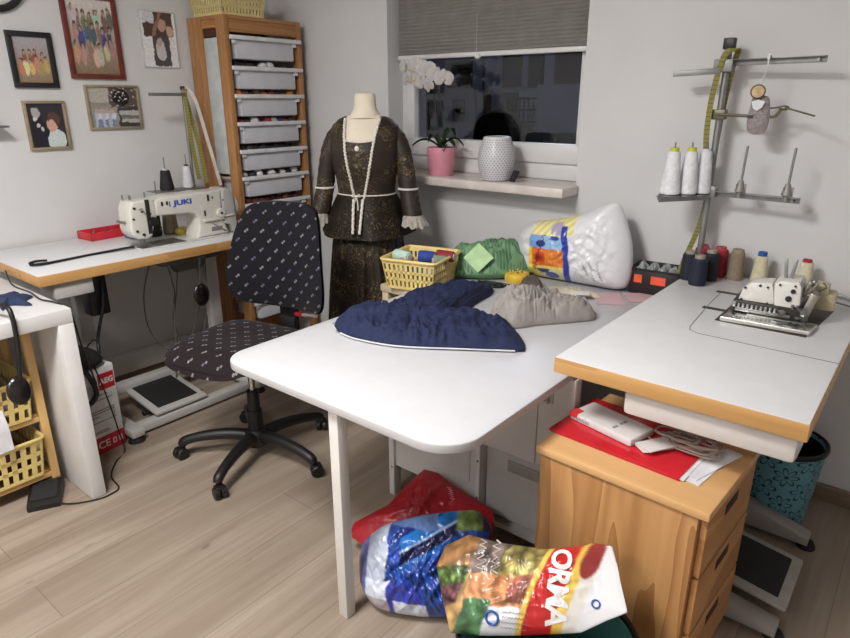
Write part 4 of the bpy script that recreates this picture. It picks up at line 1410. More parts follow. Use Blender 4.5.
# black bag with a carry strap on the carton
bgo = spline([(-.10, -.05), (.02, -.075), (.115, -.06), (.13, .0), (.09, .06), (-.02, .075), (-.10, .05)], 5)
bb_ = thing('soft_case', 'black soft case with hanging strap lying on top of the white and red carton', 'case', (-2.60, .972, .3765), R(8))
bb_.scale = (.85, .85, .85)
b = MB()
pillow(b, [tuple(v) for v in bgo], (0, 0), lambda x, y, t: .03 + .075 * (1 - t ** 3) * (.8 + .3 * fbm(x * 14, y * 14, 2)), lambda x, y, t: .0 + .02 * t ** 4, na=90, nr=14)
b.build('case_body', mat('black_fabric', (20, 19, 20), 0.9, bump=.1), bb_, angle=80)
b = MB()
p = spline([Vector((.105, -.065, .03)), Vector((.122, -.05, .0)), Vector((.128, -.03, -.06)), Vector((.126, -.022, -.115)), Vector((.122, -.045, -.152)), Vector((.118, -.075, -.158))], 8, False)
b.tube(p, .012, 8)
b.tube([tuple(v) for v in spline([Vector((.03, .02, .08)), Vector((.06, .05, .12)), Vector((.10, .05, .10)), Vector((.11, .03, .05))], 6, False)], .004, 6)
b.build('carry_strap', M_BLACK, bb_)
# ------------------------------------------------------------------ white table
wt = thing('work_table', 'white work table with rounded corners in the middle of the room', 'table', (-1.09, 1.70, 0))
wx, wy = -1.09, 1.70
poly = rrect(.852, 1.51, [.02, .02, .085, .105], 8, -1.112 - wx, 1.70 - wy)
MB().prism(poly, ZW - .022, ZW - .0012, .0015).build('tabletop_edge', mat('pale_grey_edge_band', (176, 174, 174), .45, var=.01), wt)
MB().prism([(x * .9975, y * .9985) for x, y in poly], ZW - .002, ZW, .0005).build('tabletop', mat('white_table_laminate', (197, 197, 200), .4, var=.008), wt)
M_TLEG = mat('white_table_leg', (206, 202, 196), .45, var=.015)
MB().bb(-1.100 - wx, -1.066 - wx, .966 - wy, 1.000 - wy, 0, ZW - .022, .003).build('leg', M_TLEG, wt)
MB().bb(-.735 - wx, -.69 - wx, 2.38 - wy, 2.43 - wy, 0, ZW - .022, .003).build('leg', M_TLEG, wt)
# drawer unit below the tabletop
M_CABW = mat('white_cabinet_paint', (200, 197, 194), .5, var=.015)
cu = thing('drawer_unit', 'white drawer unit standing under the white work table', 'cabinet', (-1.02, 1.80, 0))
ux, uy = -1.02, 1.80
for x in (-1.385, -.70):
    for y in (1.50, 2.10):
        MB().bb(x - ux, x + .024 - ux, y - uy, y + .04 - uy, 0, .665, .003).build('leg', M_CABW, cu)
MB().bb(-1.361 - ux, -1.0 - ux, 1.512 - uy, 1.53 - uy, .125, .66, .002).build('front_panel', M_CABW, cu)
MB().bb(-1.30 - ux, -1.03 - ux, 1.507 - uy, 1.5125 - uy, .19, .62, .002).build('inset_panel', M_CABW, cu)
MB().bb(-1.0 - ux, -.985 - ux, 1.50 - uy, 2.14 - uy, .05, .665, .002).build('divider', M_CABW, cu)
MB().bb(-1.385 - ux, -.682 - ux, 2.12 - uy, 2.14 - uy, .05, .66).build('rear_panel', M_CABW, cu)
MB().bb(-.985 - ux, -.70 - ux, 1.53 - uy, 2.12 - uy, .05, .066).build('floor_panel', M_CABW, cu)
b = MB()
b.bb(-.983 - ux, -.79 - ux, 1.502 - uy, 1.52 - uy, .358, .66, .002)
b.build('flap_door', M_CABW, cu)
b = MB()
b.bb(-.788 - ux, -.682 - ux, 1.502 - uy, 1.52 - uy, .358, .66, .002)
dr_ = b.build('side_door', M_CABW, cu)
b = MB()
for x in (-.768, -.748):
    b.bb(x - .006 - ux, x + .006 - ux, 1.4995 - uy, 1.503 - uy, .575, .635, .001)
b.cyl((-.758 - ux, 1.499 - uy, .572), (-.758 - ux, 1.499 - uy, .638), .0025, n=10)
b.build('hinge', M_STEEL, dr_)
MB().bb(-.835 - ux, -.795 - ux, 1.4995 - uy, 1.503 - uy, .585, .625).build('finger_slot', mat('dark_slot', (30, 28, 28), .8), cu)
b = MB()
b.bb(-.981 - ux, -.705 - ux, 1.535 - uy, 1.95 - uy, .09, .335, .003)
dw = b.build('drawer', mat('shaded_white_drawer', (178, 175, 172), .5, var=.015), cu)  # white drawer greyed: the shade of its recess is put into the colour
MB().bb(-.90 - ux, -.76 - ux, 1.531 - uy, 1.536 - uy, .275, .315, .002).build('drawer_pull', mat('shaded_pull', (150, 147, 144), .5), dw)
b = MB()
for x, z in ((-1.37, .12), (-.993, .29), (-.993, .15)):
    b.cyl((x - ux, 1.4992 - uy, z), (x - ux, 1.503 - uy, z), .004, n=12)
b.build('screw', M_DKMET, cu)

# ------------------------------------------------------------------ cloth on the white table
nav = [(-1.445, 1.325), (-1.40, 1.305), (-1.32, 1.300), (-1.18, 1.335), (-1.02, 1.435), (-.885, 1.525), (-.870, 1.555), (-.93, 1.63), (-1.02, 1.695), (-1.12, 1.665), (-1.19, 1.625), (-1.212, 1.72), (-1.232, 1.80), (-1.265, 1.90), (-1.262, 1.975), (-1.30, 2.03), (-1.345, 2.00), (-1.405, 2.01), (-1.428, 1.88), (-1.455, 1.74), (-1.44, 1.64), (-1.425, 1.53), (-1.485, 1.465), (-1.492, 1.37)]
nav = [tuple(v) for v in spline(nav, 2)]
def navy_top(x, y, t):
    e = min(1, (1 - t) * 5) ** .6
    h = .006 + .018 * (1 - t ** 4)
    h += .020 * e * folds(x, y, 17, 1.0, 3.3) + .013 * e * folds(x, y, 36, 2.2, 7) + .006 * e * folds(x, y, 70, .7, 11)
    # main overlap: body lying over the leg part
    s = (x + 1.20) * .80 + (y - 1.48) * -.60
    h += .016 * e / (1 + math.exp(s * 90))
    r = math.exp(-(((x + 1.22) * .62 - (y - 1.50) * .78) / .012) ** 2)
    h += .014 * e * r
    return ZW + max(.004, h)
b = MB()
pillow(b, nav, (-1.22, 1.48), navy_top, lambda x, y, t: ZW + .0008, na=220, nr=46)
ng = tag(b.build('navy_garment', mat('navy_garment_cloth', (20, 31, 66), .85, var=.10, scale=60, bump=.15, bscale=500), angle=80), 'navy blue garment with thin white piping spread on the white table', 'clothing')
M_PIPE = mat('white_piping', (200, 202, 206), .7)
def edge_pipe(pts, dz):
    p = spline([Vector((x, y, ZW + dz)) for x, y in pts], 8, False)
    return MB().tube(p, .0026, 6).build('white_piping', M_PIPE, ng)
edge_pipe([(-1.400, 1.302), (-1.32, 1.296), (-1.18, 1.331), (-1.02, 1.431), (-.885, 1.519)], .007)
edge_pipe([(-1.487, 1.38), (-1.472, 1.335), (-1.445, 1.318), (-1.42, 1.303)], .012)
gry = [(-1.135, 1.765), (-1.085, 1.715), (-1.0, 1.69), (-.945, 1.775), (-.875, 1.865), (-.825, 1.945), (-.87, 1.995), (-.96, 1.985), (-1.06, 1.945), (-1.13, 1.86)]
gry = [tuple(v) for v in spline(gry, 5)]
def grey_top(x, y, t):
    e = min(1, (1 - t) * 4) ** .6
    big = math.exp(-(((x + 1.045) / .10) ** 2 + ((y - 1.81) / .10) ** 2))
    h = .008 + .022 * (1 - t ** 4) + .034 * big * (1 - t ** 3)
    h += .044 * e * folds(x, y, 20, .9, 1.7) + .016 * e * folds(x, y, 55, 2.3, 9) + .006 * e * folds(x, y, 100, 1.5, 4)
    return ZW + max(.004, h)
b = MB()
pillow(b, gry, (-1.01, 1.83), grey_top, lambda x, y, t: ZW + .0008, na=200, nr=40)
tag(b.build('grey_garment', mat('grey_jersey', (152, 147, 142), .9, var=.04, scale=40, bump=.12, bscale=400), angle=80), 'crumpled light grey garment beside the navy one on the white table', 'clothing')

# ------------------------------------------------------------------ basket of spools at the table edge
bst = thing('stool', 'beige stool under the yellow basket, beside the white table', 'stool', (-1.632, 1.945, 0))
M_BEIGE = mat('beige_paint', (190, 176, 150), .6)
MB().bb(-.082, .082, -.12, .12, ZW - .035, ZW - .002, .008).build('stool_seat', M_BEIGE, bst)
for x in (-.06, .06):
    for y in (-.098, .098):
        MB().bb(x - .016, x + .016, y - .016, y + .016, 0, ZW - .035, .003).build('leg', M_BEIGE, bst)
BK = (-1.575, 1.925, ZW)
basket('yellow slotted basket of thread spools at the left edge of the white table', (BK[0], BK[1], ZW + .0005), R(14), .232, .25, .120, M_YEL_PL, rows=3, cols=(11, 11), lean=.018)
def lying(label, x, y, z, L, r, a, col, el=0):
    M = Matrix.Rotation(a, 3, 'Z') @ Matrix.Rotation(R(90 - el), 3, 'Y')
    t = thing('thread_spool', label, 'thread spool', (x, y, z), group=None)
    t.rotation_euler = M.to_euler()
    m = mat('thread_%d_%d_%d' % col, col, .75, var=.06, scale=60, bump=.12, bscale=260)
    MB().lathe([(0, .004), (r * .9, .004), (r, .010), (r * .96, L * .5), (r * .9, L - .010), (r * .8, L - .004), (0, L - .004)], n=20).build('wound_thread', m, t)
    MB().lathe([(0, 0), (r * .55, 0), (r * .55, L), (0, L)], n=14).build('core', mat('spool_core', (196, 190, 180), .5), t)
lying('pale mint thread spool lying in the yellow basket on the white table', -1.665, 1.87, ZW + .120, .085, .024, R(-6), (178, 206, 196))
lying('royal blue thread spool lying in the yellow basket on the white table', -1.565, 1.89, ZW + .122, .07, .025, R(30), (38, 62, 140))
lying('pink thread spool lying in the yellow basket on the white table', -1.605, 1.835, ZW + .105, .06, .018, R(80), (196, 130, 126))
lying('dark red thread spool lying in the yellow basket on the white table', -1.53, 1.965, ZW + .118, .08, .024, R(15), (140, 36, 44))
lying('grey green thread spool lying in the yellow basket on the white table', -1.50, 1.90, ZW + .112, .06, .022, R(50), (130, 140, 122))
lying('dark navy thread spool low down in the yellow basket on the white table', -1.62, 1.985, ZW + .098, .07, .025, R(10), (36, 44, 84))
for i, (dx, dy, c) in enumerate(((-.04, .03, (196, 190, 180)), (.03, .02, (110, 44, 52)), (.0, -.03, (64, 88, 110)), (.06, -.02, (150, 150, 140)), (-.07, -.02, (180, 172, 160)))):
    lying(('cream', 'maroon', 'slate blue', 'grey', 'beige')[i] + ' spool in the lower layer inside the yellow basket', BK[0] + dx - .03, BK[1] + dy, ZW + .055, .07, .024, R(14), c)

# green mesh bag
gb = thing('mesh_bag', 'green mesh bag with a pale green square tag, beside the yellow basket', 'bag', (-1.432, 2.19, ZW))
go = [tuple(v) for v in spline([(-.175, -.125), (-.05, -.135), (.07, -.055), (.15, .05), (.165, .14), (.08, .19), (-.06, .16), (-.165, .06), (-.205, -.04)], 5)]
def mesh_green():
    m, nt, b = new_mat('green_mesh')
    co = objco(nt, (70, 70, 70), (0.5, 0.4, R(40)))
    s = nd(nt, 'ShaderNodeSeparateXYZ')
    nt.links.new(co, s.inputs[0])
    fx = mth(nt, 'ABSOLUTE', mth(nt, 'SUBTRACT', mth(nt, 'FRACT', s.outputs[0]), .5))
    fy = mth(nt, 'ABSOLUTE', mth(nt, 'SUBTRACT', mth(nt, 'FRACT', s.outputs[1]), .5))
    line = mth(nt, 'MAXIMUM', mth(nt, 'GREATER_THAN', fx, .34), mth(nt, 'GREATER_THAN', fy, .34))
    n = nd(nt, 'ShaderNodeTexNoise')
    n.inputs['Scale'].default_value = 14
    nt.links.new(objco(nt), n.inputs['Vector'])
    base = ramp(nt, n.outputs['Fac'], [(.35, (60, 98, 68)), (.65, (96, 138, 100))])
    nt.links.new(mix(nt, mth(nt, 'MULTIPLY', line, .55), base, (132, 170, 128)), b.inputs['Base Color'])
    b.inputs['Roughness'].default_value = .5
    return m
b = MB()
def gtop(x, y, t):
    return .03 + .140 * (1 - t ** 3) * (.82 + .25 * fbm(x * 9, y * 9, 4)) + .008 * fbm(x * 30, y * 30, 1)
pillow(b, go, (-.01, .02), gtop, lambda x, y, t: .0005 + .03 * t ** 6, na=120, nr=24)
b.build('mesh_body', mesh_green(), gb, angle=80)
MT = axes((.012, -.085, .098), (.88, .45, .05), (-.25, .35, .85))
MB().box((0, 0, 0), (.088, .088, .002), 0, Matrix.Rotation(R(45), 3, 'Z')).build('square_tag', mat('pale_green_card', (172, 206, 152), .6), gb)
q = gb.children[-1]
q.matrix_local = MT
M_DGREEN = mat('dark_green_strap', (34, 58, 50), .7)
ribbon('green_strap', 'dark green strap end lying between the navy garment and the mesh bag', 'strap', [(-1.40, 2.04, ZW + .012), (-1.37, 2.03, ZW + .02), (-1.36, 2.07, ZW + .012), (-1.33, 2.10, ZW + .006)], .018, (.5, 1, .2), M_DGREEN)
b = MB()
pillow(b, [tuple(v) for v in spline([(-.09, -.03), (.03, -.05), (.10, .0), (.05, .05), (-.07, .04)], 4)], (0, 0), lambda x, y, t: .02 + .115 * (1 - t ** 2) * (.8 + .4 * fbm(x * 12, y * 12, 8)), lambda x, y, t: 0, na=70, nr=12)
tag(b.build('dark_cloth', mat('dark_navy_cloth', (28, 34, 44), .9, var=.1), angle=80, loc=(-1.47, 2.395, ZW + .001)), 'dark navy cloth poking up behind the green mesh bag', 'cloth')
b = MB()
pillow(b, [tuple(v) for v in spline([(-.06, -.03), (.02, -.05), (.07, .0), (.03, .04), (-.05, .04)], 4)], (0, 0), lambda x, y, t: .02 + .155 * (1 - t ** 2.5) * (.8 + .4 * fbm(x * 14, y * 14, 3)), lambda x, y, t: 0, na=70, nr=12)
tag(b.build('grey_green_cloth', mat('grey_green_cloth', (92, 104, 92), .9, var=.15), angle=80, loc=(-1.335, 2.42, ZW + .001)), 'grey green cloth wedged between the mesh bag and the plastic pack', 'cloth')

# plastic pack of rolls
tp = thing('plastic_pack', 'large white plastic pack with orange, blue and yellow print on the white table', 'bag', (-1.10, 2.335, ZW))
TPX, TPZ = -1.10, ZW
po = [(-1.350, .715), (-1.29, .695), (-1.20, .692), (-1.01, .694), (-.90, .698), (-.868, .735), (-.866, .83), (-.885, .915), (-.930, 1.015), (-.958, 1.030), (-1.0, 1.012), (-1.08, .975), (-1.20, .938), (-1.30, .915), (-1.358, .868), (-1.368, .79)]
po = [tuple(v) for v in spline([(x - TPX, z - TPZ) for x, z in po], 5)]
def tp_h(x, z, t):
    w = .088 * (1 - t ** 3.2) ** .6
    X = x + TPX
    right = 1 / (1 + math.exp(-(X + 1.035) * 60))
    w += .006 * (1 - t) * right * math.sin((x * .6 + z) * 150 + 4 * fbm(x * 8, z * 8, 2))
    w += .012 * (1 - t) * fbm(x * 20, z * 20, 6) + .010 * (1 - t) * folds(x, z, 34, 1.1, 6)
    left = 1 / (1 + math.exp((X + 1.26) * 70))
    w += .008 * (1 - t) * left * math.sin(z * 120 + 3 * fbm(x * 12, z * 12, 1))
    return w
def tp_paint(co):
    X, Z = co.x + TPX, co.z + TPZ
    P = 526 - (X + .86) * 0 + (X + 1.364) / .00448 - 18 * 0
    Q = 287 - (Z - .695) / .0040 + (P - 590) * .06
    white = (226, 226, 230)
    if co.y > .02: return white
    if P < 546: return (214, 216, 216)
    e = 3.5 * math.sin((Q - 240) * .06)
    if 579 + e < P < 585 + e and Q > 228: return (44, 66, 164)
    if P > 579 + e:
        if P < 592 + e and Q < 236: return (226, 214, 128) if (P + Q) % 9 < 5 else (236, 230, 190)
        return white
    if Q < 238:
        if ((P - 573) / 7) ** 2 + ((Q - 231) / 6) ** 2 < 1: return (176, 164, 196)
        return (226, 212, 120) if math.sin(P * .9 + Q * .5) > -.2 else (238, 232, 196)
    if Q < 251:
        if ((P - 559) / 5) ** 2 + ((Q - 246) / 3.5) ** 2 < 1: return (44, 60, 130)
        if ((P - 572) / 5) ** 2 + ((Q - 240) / 2.2) ** 2 < 1: return (54, 72, 150)
        return (126, 164, 214) if P < 560 else (150, 186, 224)
    if Q < 269:
        if P < 549 + (Q - 251) * .1: return (232, 196, 70)
        d = ((P - 558.5) / 6) ** 2 + ((Q - 260) / 5.2) ** 2
        if d < .35: return (150, 40, 28)
        if d < 1: return (196, 66, 30)
        return (224, 110, 42) if P < 564 else (226, 132, 58)
    if Q < 272: return (238, 222, 120)
    if ((P - 562) / 6) ** 2 + ((Q - 273) / 4) ** 2 < 1: return (60, 66, 120)
    if ((P - 570) / 7) ** 2 + ((Q - 279) / 4) ** 2 < 1: return (80, 96, 160)
    return (232, 210, 96) if P < 556 else (226, 218, 170)
b = MB()
MXZ = Matrix(((1, 0, 0, 0), (0, 0, -1, 0), (0, 1, 0, 0), (0, 0, 0, 1)))
pillow(b, po, (-.02, .14), lambda x, z, t: tp_h(x, z, t), lambda x, z, t: -tp_h(x, z, t) * .9, MXZ, na=260, nr=60)
b.build('pack_film', vcol_mat('printed_film', .28, .6), tp, angle=80, paint=tp_paint, soft=2)
M_PRK = mat('black_print', (34, 34, 40), .5)
def on_tp(cx_, cz, ang, rad_c=(-.02, .14)):
    rd = radial(po, rad_c, 240)
    def f(co):
        x = cx_ + co.x * math.cos(ang) - co.y * math.sin(ang)
        z = cz + co.x * math.sin(ang) + co.y * math.cos(ang)
        dx, dz = x - rad_c[0], z - rad_c[1]
        r = math.hypot(dx, dz)
        i = int((math.atan2(dz, dx) % (2 * PI)) / (2 * PI) * 240) % 240
        t = min(1, r / rd[i])
        return Vector((x, -tp_h(x, z, t) - .0015 - co.z, z))
    return f
def squiggle(fn, L, h, n, r, seed, name, m, parent):
    """one line of unreadable small print as a thin wavy stroke"""
    rnd = random.Random(seed)
    pts = []
    for i in range(n + 1):
        pts.append(fn(Vector((-L / 2 + L * i / n, (h / 2 if i % 2 else -h / 2) * rnd.uniform(.4, 1), 0))))
    return MB().tube(pts, r, 5).build(name, m, parent)
squiggle(on_tp(-1.222 - TPX, .815 - TPZ, R(76)), .15, .018, 16, .0016, 1, 'printed_lines', M_PRK, tp)
for i, (L, X, Z) in enumerate(((.06, -1.018, .775), (.075, -.992, .768), (.09, -.962, .765))):
    squiggle(on_tp(X - TPX, Z - TPZ, R(108)), L, .010, 14, .0009, i + 4, 'printed_lines', mat('grey_print', (120, 120, 122), .6), tp)

# black open box with orange labels
xb = thing('storage_box', 'black open box with two orange labels, between the white pack and the thread spools', 'box', (-.785, 2.408, ZW), R(3))
b = MB()
b.bb(-.09, .09, -.065, .065, 0, .004)
for x0, x1, y0, y1 in ((-.09, .09, -.065, -.061), (-.09, .09, .061, .065), (-.09, -.086, -.065, .065), (.086, .09, -.065, .065)):
    b.bb(x0, x1, y0, y1, 0, .098, .001)
b.build('box_body', mat('brown_black_plastic', (36, 31, 30), .4), xb)
MB().torus((0, 0, .0985), .01, .003, 4, 4).bm.free()
MB().tube([(*p, .098) for p in rrect(.186, .136, .01, 3)], .004, 6, closed=True).build('box_rim', mat('brown_black_plastic', (36, 31, 30), .4), xb)
M_ORL = mat('orange_label', (236, 92, 62), .5)
for x, w in ((-.058, .03), (.018, .055)):
    MB().bb(x - w / 2, x + w / 2, -.0662, -.065, .045, .076).build('orange_label', M_ORL, xb)
M_CLR = mat('grey_clear_film', (150, 156, 156), .2, var=.2, scale=30)
rnd = random.Random(21)
for i in range(7):
    x, y = -.066 + (i % 4) * .042, -.025 + (i // 4) * .045
    b = MB()
    pillow(b, [tuple(v) for v in spline([(-.024, -.018), (.02, -.022), (.026, .01), (-.004, .024), (-.026, .012)], 3)], (0, 0), lambda x, y, t: .05 * (1 - t ** 2) * (.7 + .5 * fbm(x * 40, y * 40, i)) + .002, lambda x, y, t: 0, Matrix.Rotation(rnd.uniform(0, 3), 4, 'Z'), na=30, nr=6)
    tag(b.build('sachet', M_CLR, loc=(-.785 + x, 2.408 + y, ZW + .072), angle=60), 'clear grey sachet in the black box with orange labels', 'sachet', 'sachets in the black box')

# small things on the white table
M_PINK = mat('pink_paper', (206, 172, 178), .8, var=.02)
for i, (x, y, w, d, a) in enumerate(((-.893, 2.205, .105, .145, 33), (-.800, 2.290, .115, .115, 35))):
    tag(MB().box((0, 0, .002 + i * .0), (w, d, .003), 0, R(a)).build('pink_sheet', M_PINK, loc=(x, y, ZW + .0005)), ('pink paper sheet nearer the grey garment', 'pink paper sheet nearer the black box')[i] + ' on the white table', 'paper')
cl_ = [tuple(v) for v in spline([(-.11, -.02), (-.03, -.04), (.06, -.03), (.12, .0), (.06, .035), (-.05, .03)], 4)]
heap('cream cloth strip under the front of the white plastic pack', 'cloth', 'cream_cloth', cl_, (0, 0), 0, .022, mat('cream_cloth', (186, 178, 160), .9, var=.12), 12, loc=(-1.03, 2.19, ZW + .001), k=24)
heap('dark brown cloth lump at the foot of the white plastic pack', 'cloth', 'brown_cloth', [tuple(v) for v in spline([(-.045, -.02), (.02, -.028), (.05, .0), (.02, .028), (-.04, .02)], 4)], (0, 0), 0, .05, mat('brown_cloth', (82, 74, 68), .9, var=.15), 15, loc=(-1.195, 2.16, ZW + .001), k=24)
tag(MB().box((0, 0, .0), (.05, .04, .002), 0, R(30)).build('care_label', mat('white_paper', (222, 222, 226), .7), loc=(-.965, 2.13, ZW + .026)), 'small white tag lying on the cream cloth', 'tag')
pc = thing('pincushion', 'round yellow pincushion full of pins by the green mesh bag', 'pincushion', (-1.292, 2.205, ZW))
MB().lathe([(0, 0), (.046, 0), (.052, .008), (.052, .026), (.048, .034), (.030, .040), (0, .041)], n=32).build('cushion', mat('yellow_cushion', (222, 184, 60), .5), pc)
rnd = random.Random(2)
for i in range(16):
    a, r = rnd.uniform(0, 2 * PI), rnd.uniform(.01, .044)
    MB().ball((r * math.cos(a), r * math.sin(a), .045), .0036, 8).build('pin', mat(('pin_white', 'pin_yellow', 'pin_brown')[i % 3], ((226, 220, 200), (226, 190, 70), (120, 84, 50))[i % 3], .4), pc)
sc = thing('scissors', 'dark scissors lying beside the round yellow pincushion', 'scissors', (-1.265, 2.115, ZW), R(34))
b = MB()
b.box((.045, .003, .006), (.09, .012, .003), .001, R(2))
b.box((.045, -.003, .003), (.09, .012, .003), .001, R(-3))
b.cyl((.0, 0, .001), (.0, 0, .009), .005, n=12)
b.build('blade', M_STEEL, sc)
for s in (-1, 1):
    b = MB()
    b.torus((0, 0, 0), .017, .0045, 24, 8, Matrix.Diagonal((1.5, .8, 1)))
    b.tube([(.02, 0, 0), (.055, -s * .01, 0)], .005, 8)
    o = b.build('handle', M_BLACK, sc, loc=(-.06, s * .015, .006))
# ------------------------------------------------------------------ right overlock table
RX0, RX1, RY0, RY1 = -.672, -.106, 1.347, 2.452
ot = thing('overlock_table', 'white topped sewing table with golden wood edges at the right, carrying the overlock machine', 'table', (-.384, 1.90, 0))
ox, oy = -.384, 1.90
b = MB()
b.bb(RX0 - ox, RX1 - ox, RY0 - oy, RY1 - oy, ZS - .042, ZS - .0015, .004)
b.build('tabletop_core', M_EDGE_X, ot)['label'] = 'golden wooden edge of the tabletop'
b = MB()
b.bb(RX0 - ox + .003, RX1 - ox - .003, RY0 - oy + .003, RY1 - oy - .003, ZS - .003, ZS, .001)
b.build('tabletop', M_TOPWHITE, ot)
# inlay seams and slots
M_SEAM = mat('grey_seam', (120, 118, 116), .6)
b = MB()
zt = ZS + .0004
pts = [(-.505, 2.21), (-.497, 2.03), (-.478, 1.79), (-.470, 1.762), (-.445, 1.745), (-.30, 1.742), (-.108, 1.740)]
b.tube([(x - ox, y - oy, zt) for x, y in pts], .0011, 5)
b.build('inlay_seam', M_SEAM, ot)
M_SLOT = mat('dark_slot_metal', (70, 66, 60), .5, .3)
b = MB()
for y0, x0, x1 in ((2.00, -.505, -.42), (2.205, -.52, -.40)):
    b.bb(x0 - ox, x1 - ox, y0 - oy - .012, y0 - oy + .012, ZS - .001, ZS + .0008)
b.build('table_slot', M_SLOT, ot)
b = MB()
b.prism([(-.44 - ox, 1.89 - oy), (-.205 - ox, 1.893 - oy), (-.180 - ox, 2.20 - oy), (-.44 - ox, 2.20 - oy)], ZS - .001, ZS + .0009)
b.build('machine_cutout', mat('dark_brown_recess', (66, 54, 40), .6), ot)
b = MB()
b.bb(-.495 - ox, -.122 - ox, 1.372 - oy, 1.78 - oy, .678, ZS - .043, .012)
b.build('side_drawer', mat('white_tray', (200, 194, 190), .45, var=.02), ot)
M_FRAME2 = mat('greyed_steel_frame', (150, 146, 140), .5, var=.03)
for y in (1.66, 2.14):
    MB().bb(-.40 - ox, -.345 - ox, y - oy - .03, y - oy + .03, .05, ZS - .043, .004).build('leg_column', M_FRAME, ot)
    b = MB()
    b.prism([(-.60 - ox, .02), (-.105 - ox, .02), (-.105 - ox, .045), (-.30 - ox, .075 if y < 2 else .10), (-.45 - ox, .075 if y < 2 else .10), (-.60 - ox, .05)], -.03, .03, .004, Matrix(((1, 0, 0, 0), (0, 0, -1, y - oy), (0, 1, 0, 0), (0, 0, 0, 1))))
    f = b.build('foot_beam', M_FRAME2, ot)
    for x in (-.11, -.57):
        MB().lathe([(0, .022), (.02, .022), (.028, .006), (.028, 0), (0, 0)], (x - ox, y - oy, 0), 20).build('rubber_foot', M_RUB, f)
MB().bb(-.39 - ox, -.35 - ox, 1.69 - oy, 2.11 - oy, .12, .16, .005).build('cross_beam', M_FRAME, ot)
rt = Matrix.Rotation(R(8), 3, 'Y')
b = MB()
b.box((-.225 - ox, 1.825 - oy, .085), (.26, .255, .018), .008, rt)
pf = b.build('treadle', mat('grey_white_treadle', (156, 151, 144), .5), ot)
MB().box((-.225 - ox, 1.825 - oy, .0925), (.205, .20, .010), .004, rt).build('treadle_mat', M_RUB, pf)
MB().tube([(-.30 - ox, 1.66 - oy, .06), (-.30 - ox, 2.13 - oy, .06)], .009, 10).build('treadle_axle', M_FRAME, ot)

# overlock machine
om = thing('overlock_machine', 'white overlock machine sunk into the right sewing table with chrome plate in front', 'sewing machine', (-.325, 2.03, ZS), R(3))
M_OWH = mat('overlock_enamel', (214, 211, 204), .3, coat=.2, var=.015)
b = MB()
b.prism([(-.108, -.135), (.118, -.135), (.128, -.05), (-.10, -.05)], .001, .016, .004)
b.build('cloth_plate', mat('polished_steel', (206, 204, 200), .22, 1.0, var=.03), om)
b = MB()
b.bb(-.095, .085, -.055, .12, .002, .05, .006)
b.build('machine_base', M_DKMET, om)
b = MB()
Q = Matrix(((1, 0, 0, 0), (0, 0, -1, .02), (0, 1, 0, 0), (0, 0, 0, 1)))
b.prism([(-.085, .040), (-.075, .085), (-.055, .105), (.000, .112), (.012, .060), (.010, .036), (-.05, .034)], -.01, .065, .006, Q)
b.build('left_cover', M_OWH, om)
b = MB()
b.prism([(.013, .040), (.004, .112), (.018, .122), (.066, .124), (.074, .11), (.078, .06), (.062, .030), (.03, .028)], -.04, .070, .006, Q)
b.build('right_cover', M_OWH, om)
for x, z, r, y in ((-.068, .088, .0035, -.046), (-.03, .100, .0035, -.046), (-.074, .052, .0035, -.046), (-.005, .05, .0035, -.046), (-.010, .098, .003, -.046),
                   (.02, .112, .003, -.051), (.058, .114, .003, -.051), (.055, .098, .0065, -.051), (.047, .075, .0085, -.051), (.03, .045, .003, -.051), (.066, .052, .003, -.051)):
    MB().cyl((x, y, z), (x, y - .004, z), r, n=14).build('screw', mat('black_screw', (30, 28, 27), .4), om)
b = MB()
for i, x in enumerate((.022, .042)):
    b.box((x, .0, .150), (.009, .006, .055), .001, Matrix.Rotation(R(-8 + 14 * i), 3, 'Y'))
b.build('thread_guide', M_STEEL, om)
b = MB()
rnd = random.Random(6)
b.bb(-.085, .06, -.062, -.04, .018, .030, .002)
b.bb(-.088, .04, -.055, -.038, .032, .038, .002)
for i in range(9):
    x = -.08 + i * .012
    b.bb(x, x + .007, -.060, -.050, .030, .042, .001)
b.bb(-.094, -.082, -.066, -.052, .03, .046, .002)
b.bb(-.05, .10, -.075, -.060, .012, .017, .001)
b.build('feed_parts', M_STEEL, om)
b = MB()
for i in range(8):
    x, y, z = rnd.uniform(.03, .11), rnd.uniform(-.085, -.03), rnd.uniform(.018, .05)
    b.box((x, y, z), (rnd.uniform(.012, .03), rnd.uniform(.008, .016), rnd.uniform(.006, .016)), .0015, Matrix.Rotation(rnd.uniform(0, 3), 3, 'Z'))
b.cyl((.06, -.05, .06), (.06, -.05, .02), .004, n=10)
b.cyl((.072, -.05, .06), (.072, -.05, .022), .003, n=10)
b.tube([(.03, -.09, .018), (.02, -.10, .017), (.04, -.104, .017), (.06, -.098, .018)], .002, 6)
b.build('presser_foot', M_STEEL, om)
b = MB()
b.box((.098, -.02, .055), (.022, .05, .085), .003, Matrix.Rotation(R(14), 3, 'Y'))
b.box((.083, .01, .10), (.012, .05, .05), .003, Matrix.Rotation(R(20), 3, 'Y'))
b.tube([(.085, -.03, .09), (.10, -.045, .11), (.11, -.04, .13)], .004, 6)
b.tube([(.10, .02, .08), (.13, .0, .11), (.12, -.01, .125)], .003, 6)
b.ball((.098, .0, .12), .010, 12)
b.build('looper_cover', mat('worn_steel', (140, 136, 128), .4, .8, var=.15), om)
b = MB()
b.box((.125, .08, .055), (.06, .07, .05), .006)
b.box((.112, .07, .09), (.045, .06, .03), .006)
b.build('tension_block', mat('yellowed_plastic', (186, 174, 140), .4), om)

